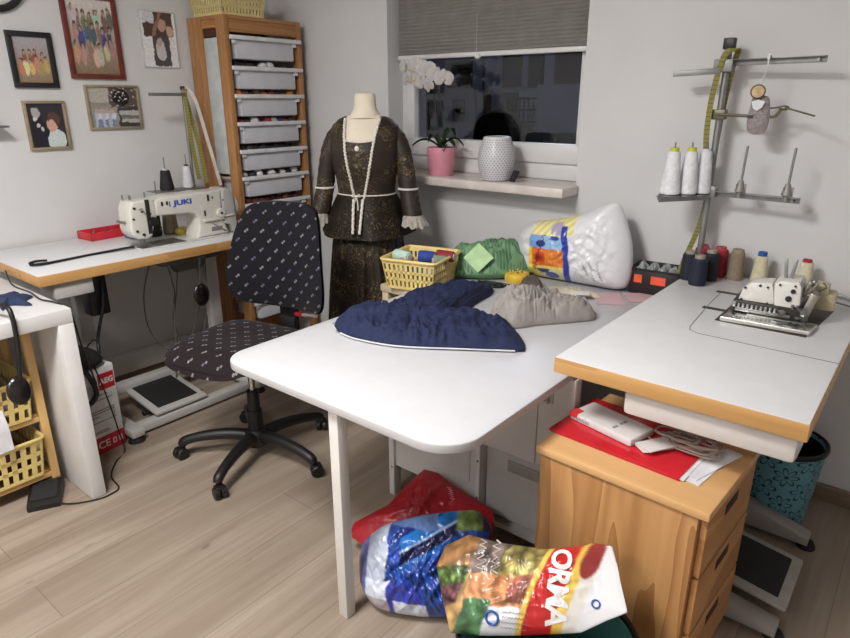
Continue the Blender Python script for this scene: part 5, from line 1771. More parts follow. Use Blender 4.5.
# spools on the right table
G = 'thread cones at the back of the overlock table'
NV = (24, 28, 42)
cone('navy thread cone at the left back of the overlock table, against the yellow tape', (-.645, 2.295, ZS), .029, .025, .100, NV, core=(150, 140, 130), group=G, rtop=.018)
cone('frontmost navy thread cone on the overlock table', (-.597, 2.240, ZS), .029, .026, .100, (22, 30, 50), core=(150, 140, 130), group=G, rtop=.018)
cone('blackest navy thread cone just in front of the red cones', (-.583, 2.325, ZS), .029, .026, .106, (20, 22, 30), core=(150, 140, 130), group=G, rtop=.018)
cone('darker red thread cone between the navy cones at the back', (-.634, 2.400, ZS), .028, .025, .104, (136, 26, 44), core=(176, 70, 80), group=G, rtop=.018)
cone('brighter red thread cone beside the taupe cone', (-.574, 2.408, ZS), .028, .025, .104, (150, 30, 46), core=(176, 70, 80), group=G, rtop=.018)
cone('taupe brown thread cone right of the red cones', (-.515, 2.400, ZS), .027, .023, .104, (134, 118, 98), core=(150, 134, 112), group=G, rtop=.020)
cone('cream thread cone with a blue top behind the overlock machine', (-.436, 2.395, ZS), .028, .018, .104, (206, 196, 164), core=(34, 84, 156), tip=(34, 84, 156), group=G, rtop=.015, tiph=.015)
cone('cream thread cone with a red top behind the overlock machine', (-.300, 2.400, ZS), .027, .019, .102, (208, 200, 172), core=(168, 44, 50), tip=(168, 44, 50), group=G, rtop=.015, tiph=.010)
tw = thing('tweezers', 'long steel tweezers lying at the back right of the overlock table', 'tweezers', (-.20, 2.37, ZS), R(-24))
for s in (-1, 1):
    MB().tube([(-.09, 0, .006), (0, s * .010, .008), (.09, s * .016, .005)], [.002, .0042, .002], 8).build('arm', M_STEEL, tw)
sd = thing('screwdriver', 'thin steel screwdriver lying in front of the tweezers on the overlock table', 'screwdriver', (-.165, 2.27, ZS), R(-30))
MB().cyl((-.085, 0, .008), (.04, 0, .008), .003, n=10).build('shaft', M_STEEL, sd)
MB().lathe([(0, 0), (.007, .004), (.008, .03), (.006, .05), (0, .052)], M=Matrix.Translation((.035, 0, .008)) @ Matrix.Rotation(R(90), 4, 'Y'), n=14).build('handle', M_DKMET, sd)

# right thread stand
rs = thing('thread_stand', 'grey metal thread stand with two tiers of arms behind the overlock table', 'thread stand', (-.640, 2.385, ZS))
def rsp(x, y, z):
    return (x + .640, y - 2.385, z - ZS)
b = MB()
b.tube([rsp(-.640, 2.385, ZS), rsp(-.640, 2.385, 1.575)], .0115, 12)
b.build('pole', M_GALV, rs)
MB().bb(-.018, .018, -.014, .014, 1.555 - ZS, 1.59 - ZS, .003).build('pole_cap', M_BLACK, rs)
MB().lathe([(0, 0), (.05, 0), (.05, .008), (.016, .014), (.014, .04), (0, .04)], n=22).build('foot', M_GALV, rs)
def bar(p, q, w, h, name='arm', m=M_GALV):
    p, q = Vector(rsp(*p)), Vector(rsp(*q))
    d = q - p
    b = MB()
    Mx_ = axes((p + q) / 2, d, Vector((0, 0, 1)).cross(d))
    b.box((0, 0, 0), (d.length, w, .003), .0008)
    b.box((0, w / 2, -h / 2), (d.length, .003, h), .0008)
    for k in (-.44, .44):
        b.cyl((d.length * k, w / 2 - .004, -h / 2), (d.length * k, -w / 2 - .002, -h / 2), .004, n=10)
    for v in b.bm.verts:
        v.co = Mx_ @ v.co
    return b.build(name, m, rs)
bar((-.635, 2.372, 1.522), (-.350, 2.345, 1.523), .022, .018)
bar((-.650, 2.360, 1.497), (-.795, 2.335, 1.490), .022, .018)
MB().bb(-.035, .025, -.028, .016, 1.485 - ZS, 1.525 - ZS, .004).build('arm_clamp', M_GALV, rs)
bar((-.645, 2.365, 1.098), (-.350, 2.345, 1.098), .022, .018)
bar((-.645, 2.360, 1.085), (-.765, 2.230, 1.081), .022, .018)
MB().bb(-.03, .03, -.03, .016, 1.075 - ZS, 1.115 - ZS, .004).build('arm_clamp', M_GALV, rs)
b = MB()
b.tube([tuple(v) for v in spline([Vector(rsp(-.65, 2.365, 1.352)), Vector(rsp(-.50, 2.35, 1.347)), Vector(rsp(-.465, 2.345, 1.348)), Vector(rsp(-.452, 2.345, 1.362)), Vector(rsp(-.448, 2.35, 1.376))], 6, False)], .005, 8)
b.tube([rsp(-.49, 2.35, 1.372), rsp(-.445, 2.345, 1.377), rsp(-.345, 2.30, 1.352)], .0028, 8)
b.ball(rsp(-.44, 2.345, 1.374), (.016, .008, .008), 10)
b.build('guide_rod', mat('olive_steel', (110, 106, 86), .45, .7), rs)
MB().bb(-.022, .022, -.022, .014, 1.335 - ZS, 1.368 - ZS, .003).build('arm_clamp', mat('olive_steel', (110, 106, 86), .45, .7), rs)
b = MB()
for x, y in ((-.735, 2.262), (-.692, 2.308), (-.662, 2.345)):
    b.cyl(rsp(x, y, 1.083), rsp(x, y, 1.087), .037, n=26)
b.build('spool_disc', M_GALV, rs)
for x, y in ((-.735, 2.262), (-.692, 2.308), (-.655, 2.350)):
    MB().cyl(rsp(x, y, 1.087), rsp(x, y, 1.262), .0028, n=8).build('spool_pin', M_STEEL, rs)
M_SPH = mat('grey_spool_holder', (140, 138, 132), .5, .3)
for x, y in ((-.530, 2.34), (-.388, 2.335)):
    MB().cyl(rsp(x, y, 1.10), rsp(x + .004, y, 1.255), .0040, n=10).build('spool_pin', M_STEEL, rs)
    b = MB()
    b.lathe([(0, .012), (.017, .012), (.008, .048), (0, .048)], rsp(x, y, 1.095), 18)
    for k in range(3):
        a = k * 2 * PI / 3
        b.box(Vector(rsp(x, y, 1.118)) + Vector((math.cos(a) * .010, math.sin(a) * .010, 0)), (.018, .003, .03), .0008, a)
    b.cyl(rsp(x, y, 1.087), rsp(x, y, 1.107), .007, n=12)
    b.build('spool_holder', M_SPH, rs)
W_ = (222, 222, 226)
G2 = 'white cones on the right thread stand'
cone('leftmost white thread cone with yellow tip on the right thread stand', (-.735, 2.262, 1.0875), .034, .020, .150, W_, tip=(196, 196, 60), group=G2, rtop=.015, tiph=.014)
cone('middle white thread cone with yellow tip on the right thread stand', (-.692, 2.308, 1.0875), .033, .020, .150, (220, 220, 224), tip=(196, 196, 60), group=G2, rtop=.015, tiph=.014)
cone('white thread cone nearest the pole of the right thread stand', (-.656, 2.352, 1.0875), .030, .019, .150, (216, 216, 222), tip=(210, 210, 216), group=G2, rtop=.013, tiph=.008)
# hanging pouch and wooden disc
hp_ = thing('hanging_charm', 'grey knitted pouch with a round wooden disc hung from the thread stand arm', 'pouch', (-.508, 2.345, 1.525))
b = MB()
b.tube([(0, -.012, .004), (.006, -.014, -.03), (-.004, -.016, -.07), (-.008, -.018, -.085)], .0022, 6)
b.tube([(.004, .012, .002), (.004, -.010, .006), (.004, -.014, -.01)], .003, 6)
b.build('string', mat('white_string', (212, 210, 208), .8), hp_)
MD = Matrix.Translation((-.010, -.024, -.102)) @ Matrix.Rotation(R(90), 4, 'X') @ Matrix.Rotation(R(12), 4, 'Y')
MB().lathe([(0, .004), (.020, .004), (.022, .002), (.022, -.003), (0, -.004)], M=MD, n=26).build('wooden_disc', mat('bark_wood', (96, 76, 54), .7), hp_)
MB().lathe([(0, .0056), (.018, .0056), (.018, .003), (0, .003)], M=MD, n=26).build('disc_face', mat('wood_disc_face', (202, 176, 132), .6, var=.12, scale=60), hp_)
b = MB()
b.prism([(-.019, .008), (.0, .014), (.021, .008), (.014, -.010), (.0, -.020), (-.012, -.012)], -.001, .001, 0, Matrix.Translation((-.004, -.030, -.140)) @ Matrix.Rotation(R(90), 4, 'X'))
b.build('paper_heart', mat('white_paper', (222, 222, 226), .7), hp_)
po2 = [tuple(v) for v in spline([(-.026, .055), (.016, .055), (.026, .022), (.030, -.015), (.024, -.052), (-.004, -.062), (-.030, -.050), (-.036, -.01), (-.032, .025)], 5)]
b = MB()
pillow(b, po2, (-.004, 0), lambda x, y, t: .018 * (1 - t ** 3) + .002 * math.sin(y * 700) * (1 - t) + .003 * fbm(x * 40, y * 40, 1), lambda x, y, t: -.012 * (1 - t ** 3), Matrix.Translation((.002, -.004, -.172)) @ Matrix.Rotation(R(90), 4, 'X'), na=80, nr=18)
b.build('knitted_pouch', mat('grey_knit', (150, 142, 142), .95, var=.10, scale=90, bump=.4, bscale=220), hp_, angle=80)
MB().bb(-.030, -.012, -.026, -.021, -.182, -.174).build('pouch_label', M_DKMET, hp_)
ribbon('measuring_tape', 'yellow measuring tape draped over the top of the right thread stand', 'measuring tape',
       [(-.655, 2.355, 1.20), (-.665, 2.350, 1.30), (-.662, 2.350, 1.42), (-.645, 2.352, 1.53), (-.622, 2.362, 1.552), (-.612, 2.385, 1.55), (-.625, 2.402, 1.50), (-.64, 2.408, 1.35), (-.648, 2.408, 1.12), (-.652, 2.405, 1.02), (-.668, 2.40, .93), (-.692, 2.39, .84), (-.705, 2.37, .755)], .018, (1, .35, 0), M_TAPE)

# ------------------------------------------------------------------ pine cabinet under the right table
pcb = thing('pine_cabinet', 'pine drawer cabinet with flamed grain under the right sewing table', 'cabinet', (-.4425, 1.466, 0), R(-3.2))
CH = .570
M_PLYS = wood('flamed_pine_side', (156, 104, 58), (192, 142, 88), 1, scale=.7, ring=5)
b = MB()
b.bb(-.208, .190, -.190, .190, .0, CH - .022, .002)
b.build('cabinet_body', M_PLY, pcb)
b = MB()
b.bb(-.218, .214, -.200, .205, CH - .022, CH, .004)
b.build('cabinet_top', M_PLYTOP, pcb)
for z0, z1 in ((.045, .205), (.213, .372), (.380, .530)):
    d_ = MB().bb(.1905, .206, -.172, .178, z0, z1, .002).build('drawer', M_PLYS, pcb)
    MB().bb(.2055, .2068, -.045, .045, z1 - .050, z1 - .022, .0005).build('finger_slot', mat('dark_slot_brown', (44, 26, 16), .8), d_)
rf = thing('folder', 'red glossy cardboard folder lying on the pine cabinet', 'folder', (-.4925, 1.475, CH), R(-4))
b = MB()
b.bb(-.175, .170, -.125, .125, .0005, .0035, .001)
b.bb(-.178, .168, -.127, .120, .006, .009, .001)
b.tube([(-.1765, -.123, .005), (-.1765, .118, .005)], .0042, 8)
b.build('folder_cover', mat('glossy_red_card', (196, 34, 46), .25, coat=.3), rf)
MB().bb(-.168, .178, -.121, .122, .0036, .0059).build('papers', mat('white_paper', (222, 222, 226), .7), rf)
ZB = CH + .0095
bk = thing('booklet', 'white paper packet with red corner lying on the red folder', 'packet', (-.548, 1.468, ZB), R(-14))
b = MB()
b.bb(-.105, .09, -.05, .05, .0, .022, .006)
b.build('packet_body', mat('packet_paper', (206, 202, 200), .5, var=.03), bk)
MB().bb(-.1052, -.08, -.0505, -.020, .010, .0225).build('red_corner', mat('red_print', (206, 50, 60), .5), bk)
b = MB()
for y in (-.03, -.02, .0, .012, .02):
    b.bb(.02, .028, y - .004, y + .004, .0222, .0226)
b.build('printed_lines', mat('grey_print', (120, 120, 122), .6), bk)
b = MB()
for i in range(12):
    b.bb(-.098 + i * .005, -.0955 + i * .005, -.0504, -.050, .006, .014)
b.build('printed_lines', mat('grey_print', (120, 120, 122), .6), bk)
bk2 = thing('booklet', 'folded white leaflet tucked beside the paper packet on the red folder', 'leaflet', (-.428, 1.440, ZB), R(-34))
for i in range(3):
    MB().box((i * .006, .0, .004 + i * .005), (.05, .09, .003), .001, Matrix.Rotation(R(4 * i - 4), 3, 'Z')).build('leaf', mat('packet_paper', (206, 202, 200), .5), bk2)
rnd = random.Random(17)
b = MB()
for k in range(9):
    pts = []
    cx0, cy0 = rnd.uniform(-.035, .035), rnd.uniform(-.02, .02)
    for i in range(18):
        a = 2 * PI * i / 18
        pts.append((cx0 + (.055 + rnd.uniform(-.006, .006)) * math.cos(a), cy0 + (.030 + rnd.uniform(-.005, .005)) * math.sin(a), .005 + k * .003 + .002 * math.sin(3 * a)))
    b.tube(pts, .0026, 6, closed=True)
tag(b.build('cord_bundle', mat('taupe_cord', (150, 134, 122), .8), loc=(-.372, 1.490, ZB)), 'tangled taupe cord bundle on the red folder under the table', 'cord')
for i in range(2):
    tag(MB().box((0, 0, .001), (.05 - .01 * i, .19, .0012), 0, R(-8 - 9 * i)).build('paper_sheet', mat('white_paper', (222, 222, 226), .7), loc=(-.303 + .010 * i, 1.445 + .015 * i, CH + .0006 + .0022 * i)), ('lower', 'upper')[i] + ' white paper sheet sticking out beside the red folder', 'paper')

# ------------------------------------------------------------------ flowered bin behind
bn = thing('waste_bin', 'turquoise waste bin with dark flower outlines by the back wall', 'bin', (-.243, 2.275, 0))
bn.scale = (1.05, 1.05, 1.02)
def bin_mat():
    m, nt, b = new_mat('flowered_turquoise')
    t = nd(nt, 'ShaderNodeTexCoord')
    s = nd(nt, 'ShaderNodeSeparateXYZ')
    nt.links.new(t.outputs['Object'], s.inputs[0])
    ang = mth(nt, 'ARCTAN2', s.outputs[1], s.outputs[0])
    u = mth(nt, 'MULTIPLY', ang, .105)
    v = s.outputs[2]
    line = None
    for ou, ov, sc, n_ in ((0, 0, .110, 6), (.5, .5, .110, 7)):
        fu = mth(nt, 'SUBTRACT', mth(nt, 'FRACT', mth(nt, 'ADD', mth(nt, 'DIVIDE', u, sc), 50.2 + ou)), .5)
        fv = mth(nt, 'SUBTRACT', mth(nt, 'FRACT', mth(nt, 'ADD', mth(nt, 'DIVIDE', v, sc), 50.1 + ov)), .5)
        r = mth(nt, 'SQRT', mth(nt, 'ADD', mth(nt, 'MULTIPLY', fu, fu), mth(nt, 'MULTIPLY', fv, fv)))
        a = mth(nt, 'ARCTAN2', fv, fu)
        pet = mth(nt, 'ABSOLUTE', mth(nt, 'COSINE', mth(nt, 'MULTIPLY', a, n_ / 2)))
        rad = mth(nt, 'ADD', mth(nt, 'MULTIPLY', pet, .21), .10)
        d = mth(nt, 'ABSOLUTE', mth(nt, 'SUBTRACT', r, rad))
        h = mth(nt, 'MAXIMUM', mth(nt, 'LESS_THAN', d, .030), mth(nt, 'LESS_THAN', r, .055))
        line = h if line is None else mth(nt, 'MAXIMUM', line, h)
    nt.links.new(mix(nt, line, (104, 158, 172), (24, 48, 60)), b.inputs['Base Color'])
    b.inputs['Roughness'].default_value = .4
    return m
b = MB()
b.lathe([(0, .0), (.092, .0), (.096, .006), (.121, .285), (.124, .29), (.121, .293), (.117, .288), (.090, .008), (0, .008)], n=48)
b.build('bin_wall', bin_mat(), bn)
b = MB()
b.lathe([(.1245, .278), (.127, .284), (.126, .294), (.119, .296), (.117, .288), (.1135, .25), (.1135, .24), (.115, .24)], n=48)
b.build('liner_rim', M_BLACK, bn)
b = MB()
b.lathe([(.1130, .276), (.092, .02), (0, .02), (0, .024), (.090, .024), (.111, .276), (.1130, .276)], n=40)
b.build('black_liner', M_BLACK, bn)

# ------------------------------------------------------------------ bags on the floor
tb = thing('tote_bin', 'black round bin with teal lining under the printed food bag, before the pine cabinet', 'bin', (-.488, 1.045, 0))
MB().lathe([(0, 0), (.17, 0), (.205, .235), (.209, .245), (.205, .252), (.199, .247), (.164, .008), (0, .008)], n=48).build('bin_wall', M_BLACK, tb)
MB().lathe([(.1975, .236), (.164, .012), (0, .012), (0, .016), (.160, .016), (.194, .236), (.1975, .236)], n=48).build('teal_lining', mat('teal_fabric', (66, 122, 118), .7), tb)
b = MB()
pillow(b, [tuple(v) for v in spline([(-.14, -.08), (.0, -.145), (.13, -.08), (.14, .06), (.0, .14), (-.13, .08)], 5)], (0, 0), lambda x, y, t: .05 + .20 * (1 - t ** 3) * (.85 + .25 * fbm(x * 12, y * 12, 5)), lambda x, y, t: .02, na=90, nr=16)
tag(b.build('black_cloth', mat('black_fabric', (20, 19, 20), 0.9, bump=.1), angle=80, loc=(-.50, 1.03, 0)), 'black cloth bundle filling the round black bin', 'cloth')

def frame_at(p0, n):
    n = Vector(n).normalized()
    u = Vector((0, 0, 1)).cross(n).normalized()
    v = n.cross(u)
    M = Matrix((u, v, n)).transposed().to_4x4()
    M.translation = p0
    return M
def bag_thing(name, label, p0, n):
    o = thing(name, label, 'bag')
    o.matrix_world = frame_at(p0, n)
    return o
# printed food bag
NC = (.16, .05)
no = [(-.057, .035), (-.052, .086), (-.005, .128), (.076, .134), (.180, .152), (.268, .190), (.279, .199), (.321, .205), (.340, .17), (.355, .136), (.382, .082), (.345, .052), (.300, .011), (.180, -.039), (.095, -.070), (.027, -.089), (-.017, -.027)]

def n_h(x, y, t):
    w = .040 * (1 - t ** 3) ** .7 + .006 * (1 - t) * fbm(x * 14, y * 14, 3) + .014 * (1 - t) * folds(x, y, 26, .5, 4) + .007 * (1 - t) * folds(x, y, 50, 2.0, 9)
    f = 1 / (1 + math.exp((x - .285) * 60))
    return w * (.35 + .65 * f) + .003
def cells(x, y, k, seed=0.0):
    d, p = noise.voronoi(Vector((x * k, y * k, seed)))
    return d[0], d[1] - d[0], noise.cell(Vector((p[0].x * 7, p[0].y * 7, seed)))
def tone(c, f):
    return tuple(max(0, min(255, v * f)) for v in c)
def n_paint(co):
    x, y = co.x, co.y
    if co.z < -.001: return (200, 198, 194)
    wob = .010 * fbm(x * 18, y * 18, 2)
    s = x - (y - .08) * .12          # along the bag
    v = y - .32 * (x - .16) - .065   # across the bag
    ws, wv = s + wob, v + .8 * wob
    nz = fbm(x * 40, y * 40, 7)
    if s > .298: return (222, 222, 224)
    if s > .262:
        d = ((s - .280) / .020) ** 2 + ((v - .060) / .050) ** 2
        return (142, 52, 50) if d < 1 else ((226, 192, 96) if s < .272 else (220, 216, 208))
    if s > .252: return (222, 186, 84)
    if s > .194: return (184, 40, 40)
    if s > .183: return (228, 192, 92)
    d0, edge, rnd_ = cells(x, y, 42, 1.0)
    if wv > .012 and ws > .098:                                   # heap of potatoes
        return tone((214, 196, 116), 1.08 - .75 * d0 + .15 * rnd_)
    if wv > .018 and ws > .030: return tone((104, 90, 84), 1 + .5 * nz)
    if wv > .034: return tone((136, 98, 60), 1 + .4 * nz)
    if ws < .040 and wv > -.008:                                  # leaves
        d1, e1, r1 = cells(x, y, 75, 3.0)
        return tone((92, 116, 62), .6 + .9 * e1 + .5 * r1)
    if ws < .035 and wv > -.052:                                  # berries
        d1, e1, r1 = cells(x, y, 95, 5.0)
        return tone((124, 78, 84), 1.15 - .8 * d1 + .3 * r1)
    if ws < .052: return tone((196, 158, 102), 1.1 - .5 * d0 + .25 * nz)
    if ws > .112 and wv < -.058: return (214, 216, 220)           # white panel
    if ws < .118 and wv < -.040:                                  # peppers
        d1, e1, r1 = cells(x, y, 24, 9.0)
        return tone((78, 122, 80), 1.3 - .9 * d1 + .3 * nz)
    if ws > .145 and wv > -.05: return tone((182, 112, 98), 1.1 - .5 * d0)
    u = (x * .9 + y * .5)
    return tone((192, 134, 92), 1.0 + .16 * math.sin(u * 210 + 6 * fbm(x * 10, y * 10, 1)) + .2 * nz)
nb = bag_thing('food_bag', 'crumpled printed food shopping bag with white capital letters on a red band', (-.70, .97, .315), (.12, -.66, .74))
b = MB()
pillow(b, no, NC, n_h, lambda x, y, t: -n_h(x, y, t) * .8, None, na=300, nr=70)
b.build('bag_film', vcol_mat('printed_film', .28, .6), nb, angle=80, paint=n_paint, soft=1)
nrd = radial(no, NC, 240)
def on_n(cx0, cy0, ang):
    def f(co):
        x = cx0 + co.x * math.cos(ang) - co.y * math.sin(ang)
        y = cy0 + co.x * math.sin(ang) + co.y * math.cos(ang)
        dx, dy = x - NC[0], y - NC[1]
        i = int((math.atan2(dy, dx) % (2 * PI)) / (2 * PI) * 240) % 240
        return Vector((x, y, n_h(x, y, min(1, math.hypot(dx, dy) / nrd[i])) + .0022 + co.z))
    return f
M_LW = mat('white_lettering', (232, 230, 228), .35)
text('ORMA', .060, None, M_LW, nb, fn=on_n(.236, .082, R(-81)), ext=.0005, bold=.002, sp=.92, sx=.98)
M_LG = mat('pale_grey_lettering', (186, 176, 170), .5)
for i, (x, y, L) in enumerate(((.052, .092, .075), (.085, .098, .085))):
    squiggle(on_n(x, y, R(-72)), L, .026, 9, .0022, 30 + i, 'script_print', M_LG, nb)
for k in range(4):
    squiggle(on_n(.165, -.002 - k * .010, R(14)), .055, .004, 16, .0006, 50 + k, 'printed_lines', mat('grey_print', (120, 120, 122), .6), nb)
f0 = on_n(.118, -.028, 0)
b = MB()
for r in (.0125,):
    b.tube([f0(Vector((r * 1.1 * math.cos(2 * PI * i / 24), r * math.sin(2 * PI * i / 24), 0))) for i in range(24)], .0028, 6, closed=True)
b.build('blue_ring_emblem', mat('print_blue', (44, 84, 160), .4), nb)
b = MB()
f1 = on_n(.318, .075, 0)
b.tube([f1(Vector((.008 * math.cos(2 * PI * i / 20), .008 * math.sin(2 * PI * i / 20), 0))) for i in range(20)], .0018, 6, closed=True)
b.build('blue_ring_emblem', mat('print_blue', (44, 84, 160), .4), nb)

# blue bag
BC = (.02, -.08)
bo_ = [(-.156, -.103), (-.152, -.033), (-.100, .020), (-.04, .045), (.052, .071), (.150, .088), (.185, .085), (.222, .042), (.20, -.02), (.175, -.08), (.16, -.15), (.13, -.20), (.076, -.213), (-.011, -.214), (-.088, -.205), (-.138, -.165)]
bo_ = [tuple(v) for v in spline(bo_, 2)]
def b_h(x, y, t):
    return .055 * (1 - t ** 3) ** .7 + .022 * (1 - t) ** .7 * folds(x, y, 22, .9, 2) + .012 * (1 - t) ** .7 * folds(x, y, 48, 2.1, 5) + .002
def b_paint(co):
    x, y = co.x, co.y
    wob = .016 * fbm(x * 10, y * 10, 3)
    nz = fbm(x * 34, y * 34, 5)
    if co.z < 0: return (70, 96, 170)
    X, Y = x + wob, y + .7 * wob
    if X > .125 and Y > .040: return tone((92, 112, 62), 1 + .5 * nz) if X < .200 else (52, 38, 66)
    # rim of the bag mouth at the left
    if X < -.128: return tone((96, 104, 160), 1 + .3 * nz)
    if X < -.072 and Y > -.115: return tone((172, 180, 196), 1 + .12 * nz)
    if X < -.058 and Y < -.115: return (208, 214, 228) if Y > -.165 else tone((176, 168, 180), 1 + .2 * nz)
    if Y > .030 and X < .070: return tone((92, 116, 166), 1 + .2 * nz)
    q = Y - X * .62
    if -.035 < X < .125 and q > -.075:
        if q > .022: return tone((28, 40, 108), 1 + .3 * nz)
        if q > -.012: return tone((34, 104, 178), 1 + .25 * nz)
        if q > -.020: return (140, 168, 206)
        if q > -.052: return tone((22, 24, 66), 1 + .3 * nz)
        return tone((30, 84, 160), 1 + .25 * nz)
    if Y < -.165 and -.04 < X < .06: return (198, 206, 220)
    if Y < -.118 and X < .050: return tone((46, 58, 158), 1 + .15 * nz)
    return tone((32, 64, 142), 1 + .35 * nz)
bb2 = bag_thing('shopping_bag', 'crumpled blue and white plastic shopping bag beside the white table leg', (-.985, 1.17, .20), (.45, -.75, .48))
b = MB()
pillow(b, bo_, BC, b_h, lambda x, y, t: -.03 * (1 - t ** 3) - .002, None, na=260, nr=60)
b.build('bag_film', vcol_mat('printed_film_gloss', .22, .6), bb2, angle=80, paint=b_paint, soft=1)
# red bag
ro = [(-.222, -.16), (-.215, -.115), (-.128, -.030), (-.095, .04), (-.052, .120), (.0, .118), (.026, .105), (.10, .075), (.215, .036), (.232, -.01), (.235, -.06), (.17, -.13), (.11, -.17), (.0, -.185), (-.13, -.185)]

def r_h(x, y, t):
    return .042 * (1 - t ** 2.5) + .016 * (1 - t) * folds(x, y, 18, .5, 4) + .007 * (1 - t) * folds(x, y, 40, 2., 4) + .012 * math.exp(-((x - .035 - .2 * (y - .1)) / .012) ** 2) * (1 - t) + .003
rb = bag_thing('carrier_bag', 'dark red carrier bag slumped behind the blue bag under the white table', (-1.10, 1.37, .145), (.15, -.50, .85))
b = MB()
pillow(b, ro, (.0, -.03), r_h, lambda x, y, t: -.03 * (1 - t ** 2), None, na=200, nr=44)
b.build('bag_film', mat('dark_red_film', (150, 22, 34), .38, var=.06), rb, angle=80)
rrd = radial(ro, (0, -.03), 240)
def on_r(cx0, cy0, ang):
    def f(co):
        x = cx0 + co.x * math.cos(ang) - co.y * math.sin(ang)
        y = cy0 + co.x * math.sin(ang) + co.y * math.cos(ang)
        dx, dy = x, y + .03
        i = int((math.atan2(dy, dx) % (2 * PI)) / (2 * PI) * 240) % 240
        return Vector((x, y, r_h(x, y, min(1, math.hypot(dx, dy) / rrd[i])) + .0015))
    return f
squiggle(on_r(.075, .045, R(-58)), .06, .018, 12, .0013, 77, 'script_print', mat('pale_pink_print', (206, 150, 150), .5), rb)

# ------------------------------------------------------------------ on the window sill
ZSL = 1.062
orx = thing('potted_orchid', 'white orchid in a pink pot on the window sill', 'plant', (-1.862, 2.425, ZSL))
M_POT = mat('pink_pot', (208, 136, 152), .4, var=.02)
MB().lathe([(0, 0), (.055, 0), (.058, .004), (.068, .125), (.067, .128), (.062, .128), (.060, .11), (0, .105)], n=40).build('pot', M_POT, orx)
MB().lathe([(0, .112), (.03, .116), (.0595, .110), (.055, .1052), (0, .1052)], n=24).build('bark_soil', mat('bark_soil', (70, 56, 40), .9, var=.3, scale=60), orx)
M_LEAF = mat('dark_leaf', (44, 66, 36), .4, var=.12)
for a, L, up in ((200, .16, .05), (160, .10, .07), (20, .12, .06), (60, .10, .10), (300, .11, .03), (340, .10, .05)):
    ca, sa = math.cos(R(a)), math.sin(R(a))
    def leaf(u, v, ca=ca, sa=sa, L=L, up=up):
        w = .028 * math.sin(PI * min(1, .08 + u * .92)) ** .7
        s = (v - .5) * 2
        r = L * u
        z = .118 + up * math.sin(u * 2.3) - .03 * u * u + .010 * s * s
        return Vector((r * ca - s * w * sa, (r * sa + s * w * ca) * .55, z))
    g = MB().grid(leaf, 14, 6)
    bmesh.ops.solidify(g.bm, geom=g.bm.faces[:], thickness=.002)
    g.build('leaf', M_LEAF, orx)
M_STEM = mat('dark_stem', (58, 62, 40), .6)
st1 = spline([Vector((.0, 0, .11)), Vector((.012, .0, .22)), Vector((-.004, -.005, .33)), Vector((-.02, -.01, .42)), Vector((-.07, -.02, .470)), Vector((-.15, -.025, .485)), Vector((-.20, -.03, .46))], 8, False)
st2 = spline([Vector((-.012, .01, .11)), Vector((-.035, .01, .25)), Vector((-.05, .01, .38)), Vector((-.03, 0, .44)), Vector((.03, -.01, .445)), Vector((.06, -.015, .425))], 8, False)
for s in (st1, st2):
    MB().tube(s, .0028, 6).build('flower_stem', M_STEM, orx)
M_PET = mat('white_petal', (232, 228, 226), .6, var=.02)
def flower(p, size, ay, az, roll):
    M = Matrix.Translation(p) @ Matrix.Rotation(az, 4, 'Z') @ Matrix.Rotation(ay, 4, 'X') @ Matrix.Rotation(roll, 4, 'Y')
    b = MB()
    for a, L, w in ((90, .9, .36), (210, .9, .34), (330, .9, .34), (10, 1.0, .62), (170, 1.0, .62)):
        ca, sa = math.cos(R(a)), math.sin(R(a))
        def pet(u, v, ca=ca, sa=sa, L=L, w=w):
            ww = w * math.sin(PI * (u * .86 + .08)) ** .8
            s = (v - .5) * 2
            r = L * u
            y = -.10 * math.sin(u * 2.4) + .12 * s * s * u
            return M @ (Vector((r * ca - s * ww * sa, y, r * sa + s * ww * ca)) * size)
        b.grid(pet, 8, 6)
    bmesh.ops.solidify(b.bm, geom=b.bm.faces[:], thickness=.0008)
    f = b.build('flower', M_PET, orx, angle=70)
    MB().ball(M @ Vector((0, -.004, -.1 * size)), (size * .16, size * .2, size * .16), 8).build('flower_lip', mat('yellow_lip', (216, 190, 150), .6), f)
for x, z, s, ax, az, rl in ((-.195, .480, .042, -.1, -.5, .1), (-.155, .475, .046, .0, .2, .3), (-.165, .425, .040, .2, -.3, -.2), (-.108, .482, .048, .1, .3, .2), (-.120, .425, .040, -.2, .0, .5),
                            (-.055, .462, .050, .0, .4, -.2), (-.070, .405, .040, .15, .1, .1), (.0, .435, .046, .05, .5, .3), (-.035, .395, .034, .2, -.2, -.4), (.045, .425, .046, .0, .7, .0)):
    flower(Vector((x, -.045, z)), s, ax, az, rl)
ln = thing('lantern_vase', 'white perforated lantern vase on the window sill beside the orchid', 'vase', (-1.548, 2.415, ZSL))
M_POR = mat('white_porcelain', (206, 204, 208), .35, var=.02)
def lan(z):
    u = z / .186
    return .052 + .029 * math.sin(PI * min(1, max(0, .10 + u * .78))) - .010 * max(0, u - .5)
pr = [(0, 0), (.050, 0), (.054, .004)] + [(lan(.006 + i * .0056), .006 + i * .0056) for i in range(33)] + [(.047, .188), (.045, .186)] + [(lan(.18 - i * .02) - .006, .18 - i * .02) for i in range(8)] + [(0, .012)]
MB().lathe(pr, n=56).build('vase_wall', M_POR, ln)
b = MB()
for r in range(18):
    z = .014 + r * .0094
    rr = lan(z)
    for k in range(34):
        a = 2 * PI * (k + .5 * (r % 2)) / 34
        if -PI <= a <= 2 * PI:
            n_ = Vector((math.cos(a), math.sin(a), 0))
            t_ = Vector((-math.sin(a), math.cos(a), 0))
            c_ = n_ * (rr + .0005)
            q = [c_ + t_ * .0040, c_ + Vector((0, 0, .0030)), c_ - t_ * .0040, c_ - Vector((0, 0, .0030))]
            vs = [b.bm.verts.new(v + Vector((0, 0, z))) for v in q]
            b.bm.faces.new(vs)
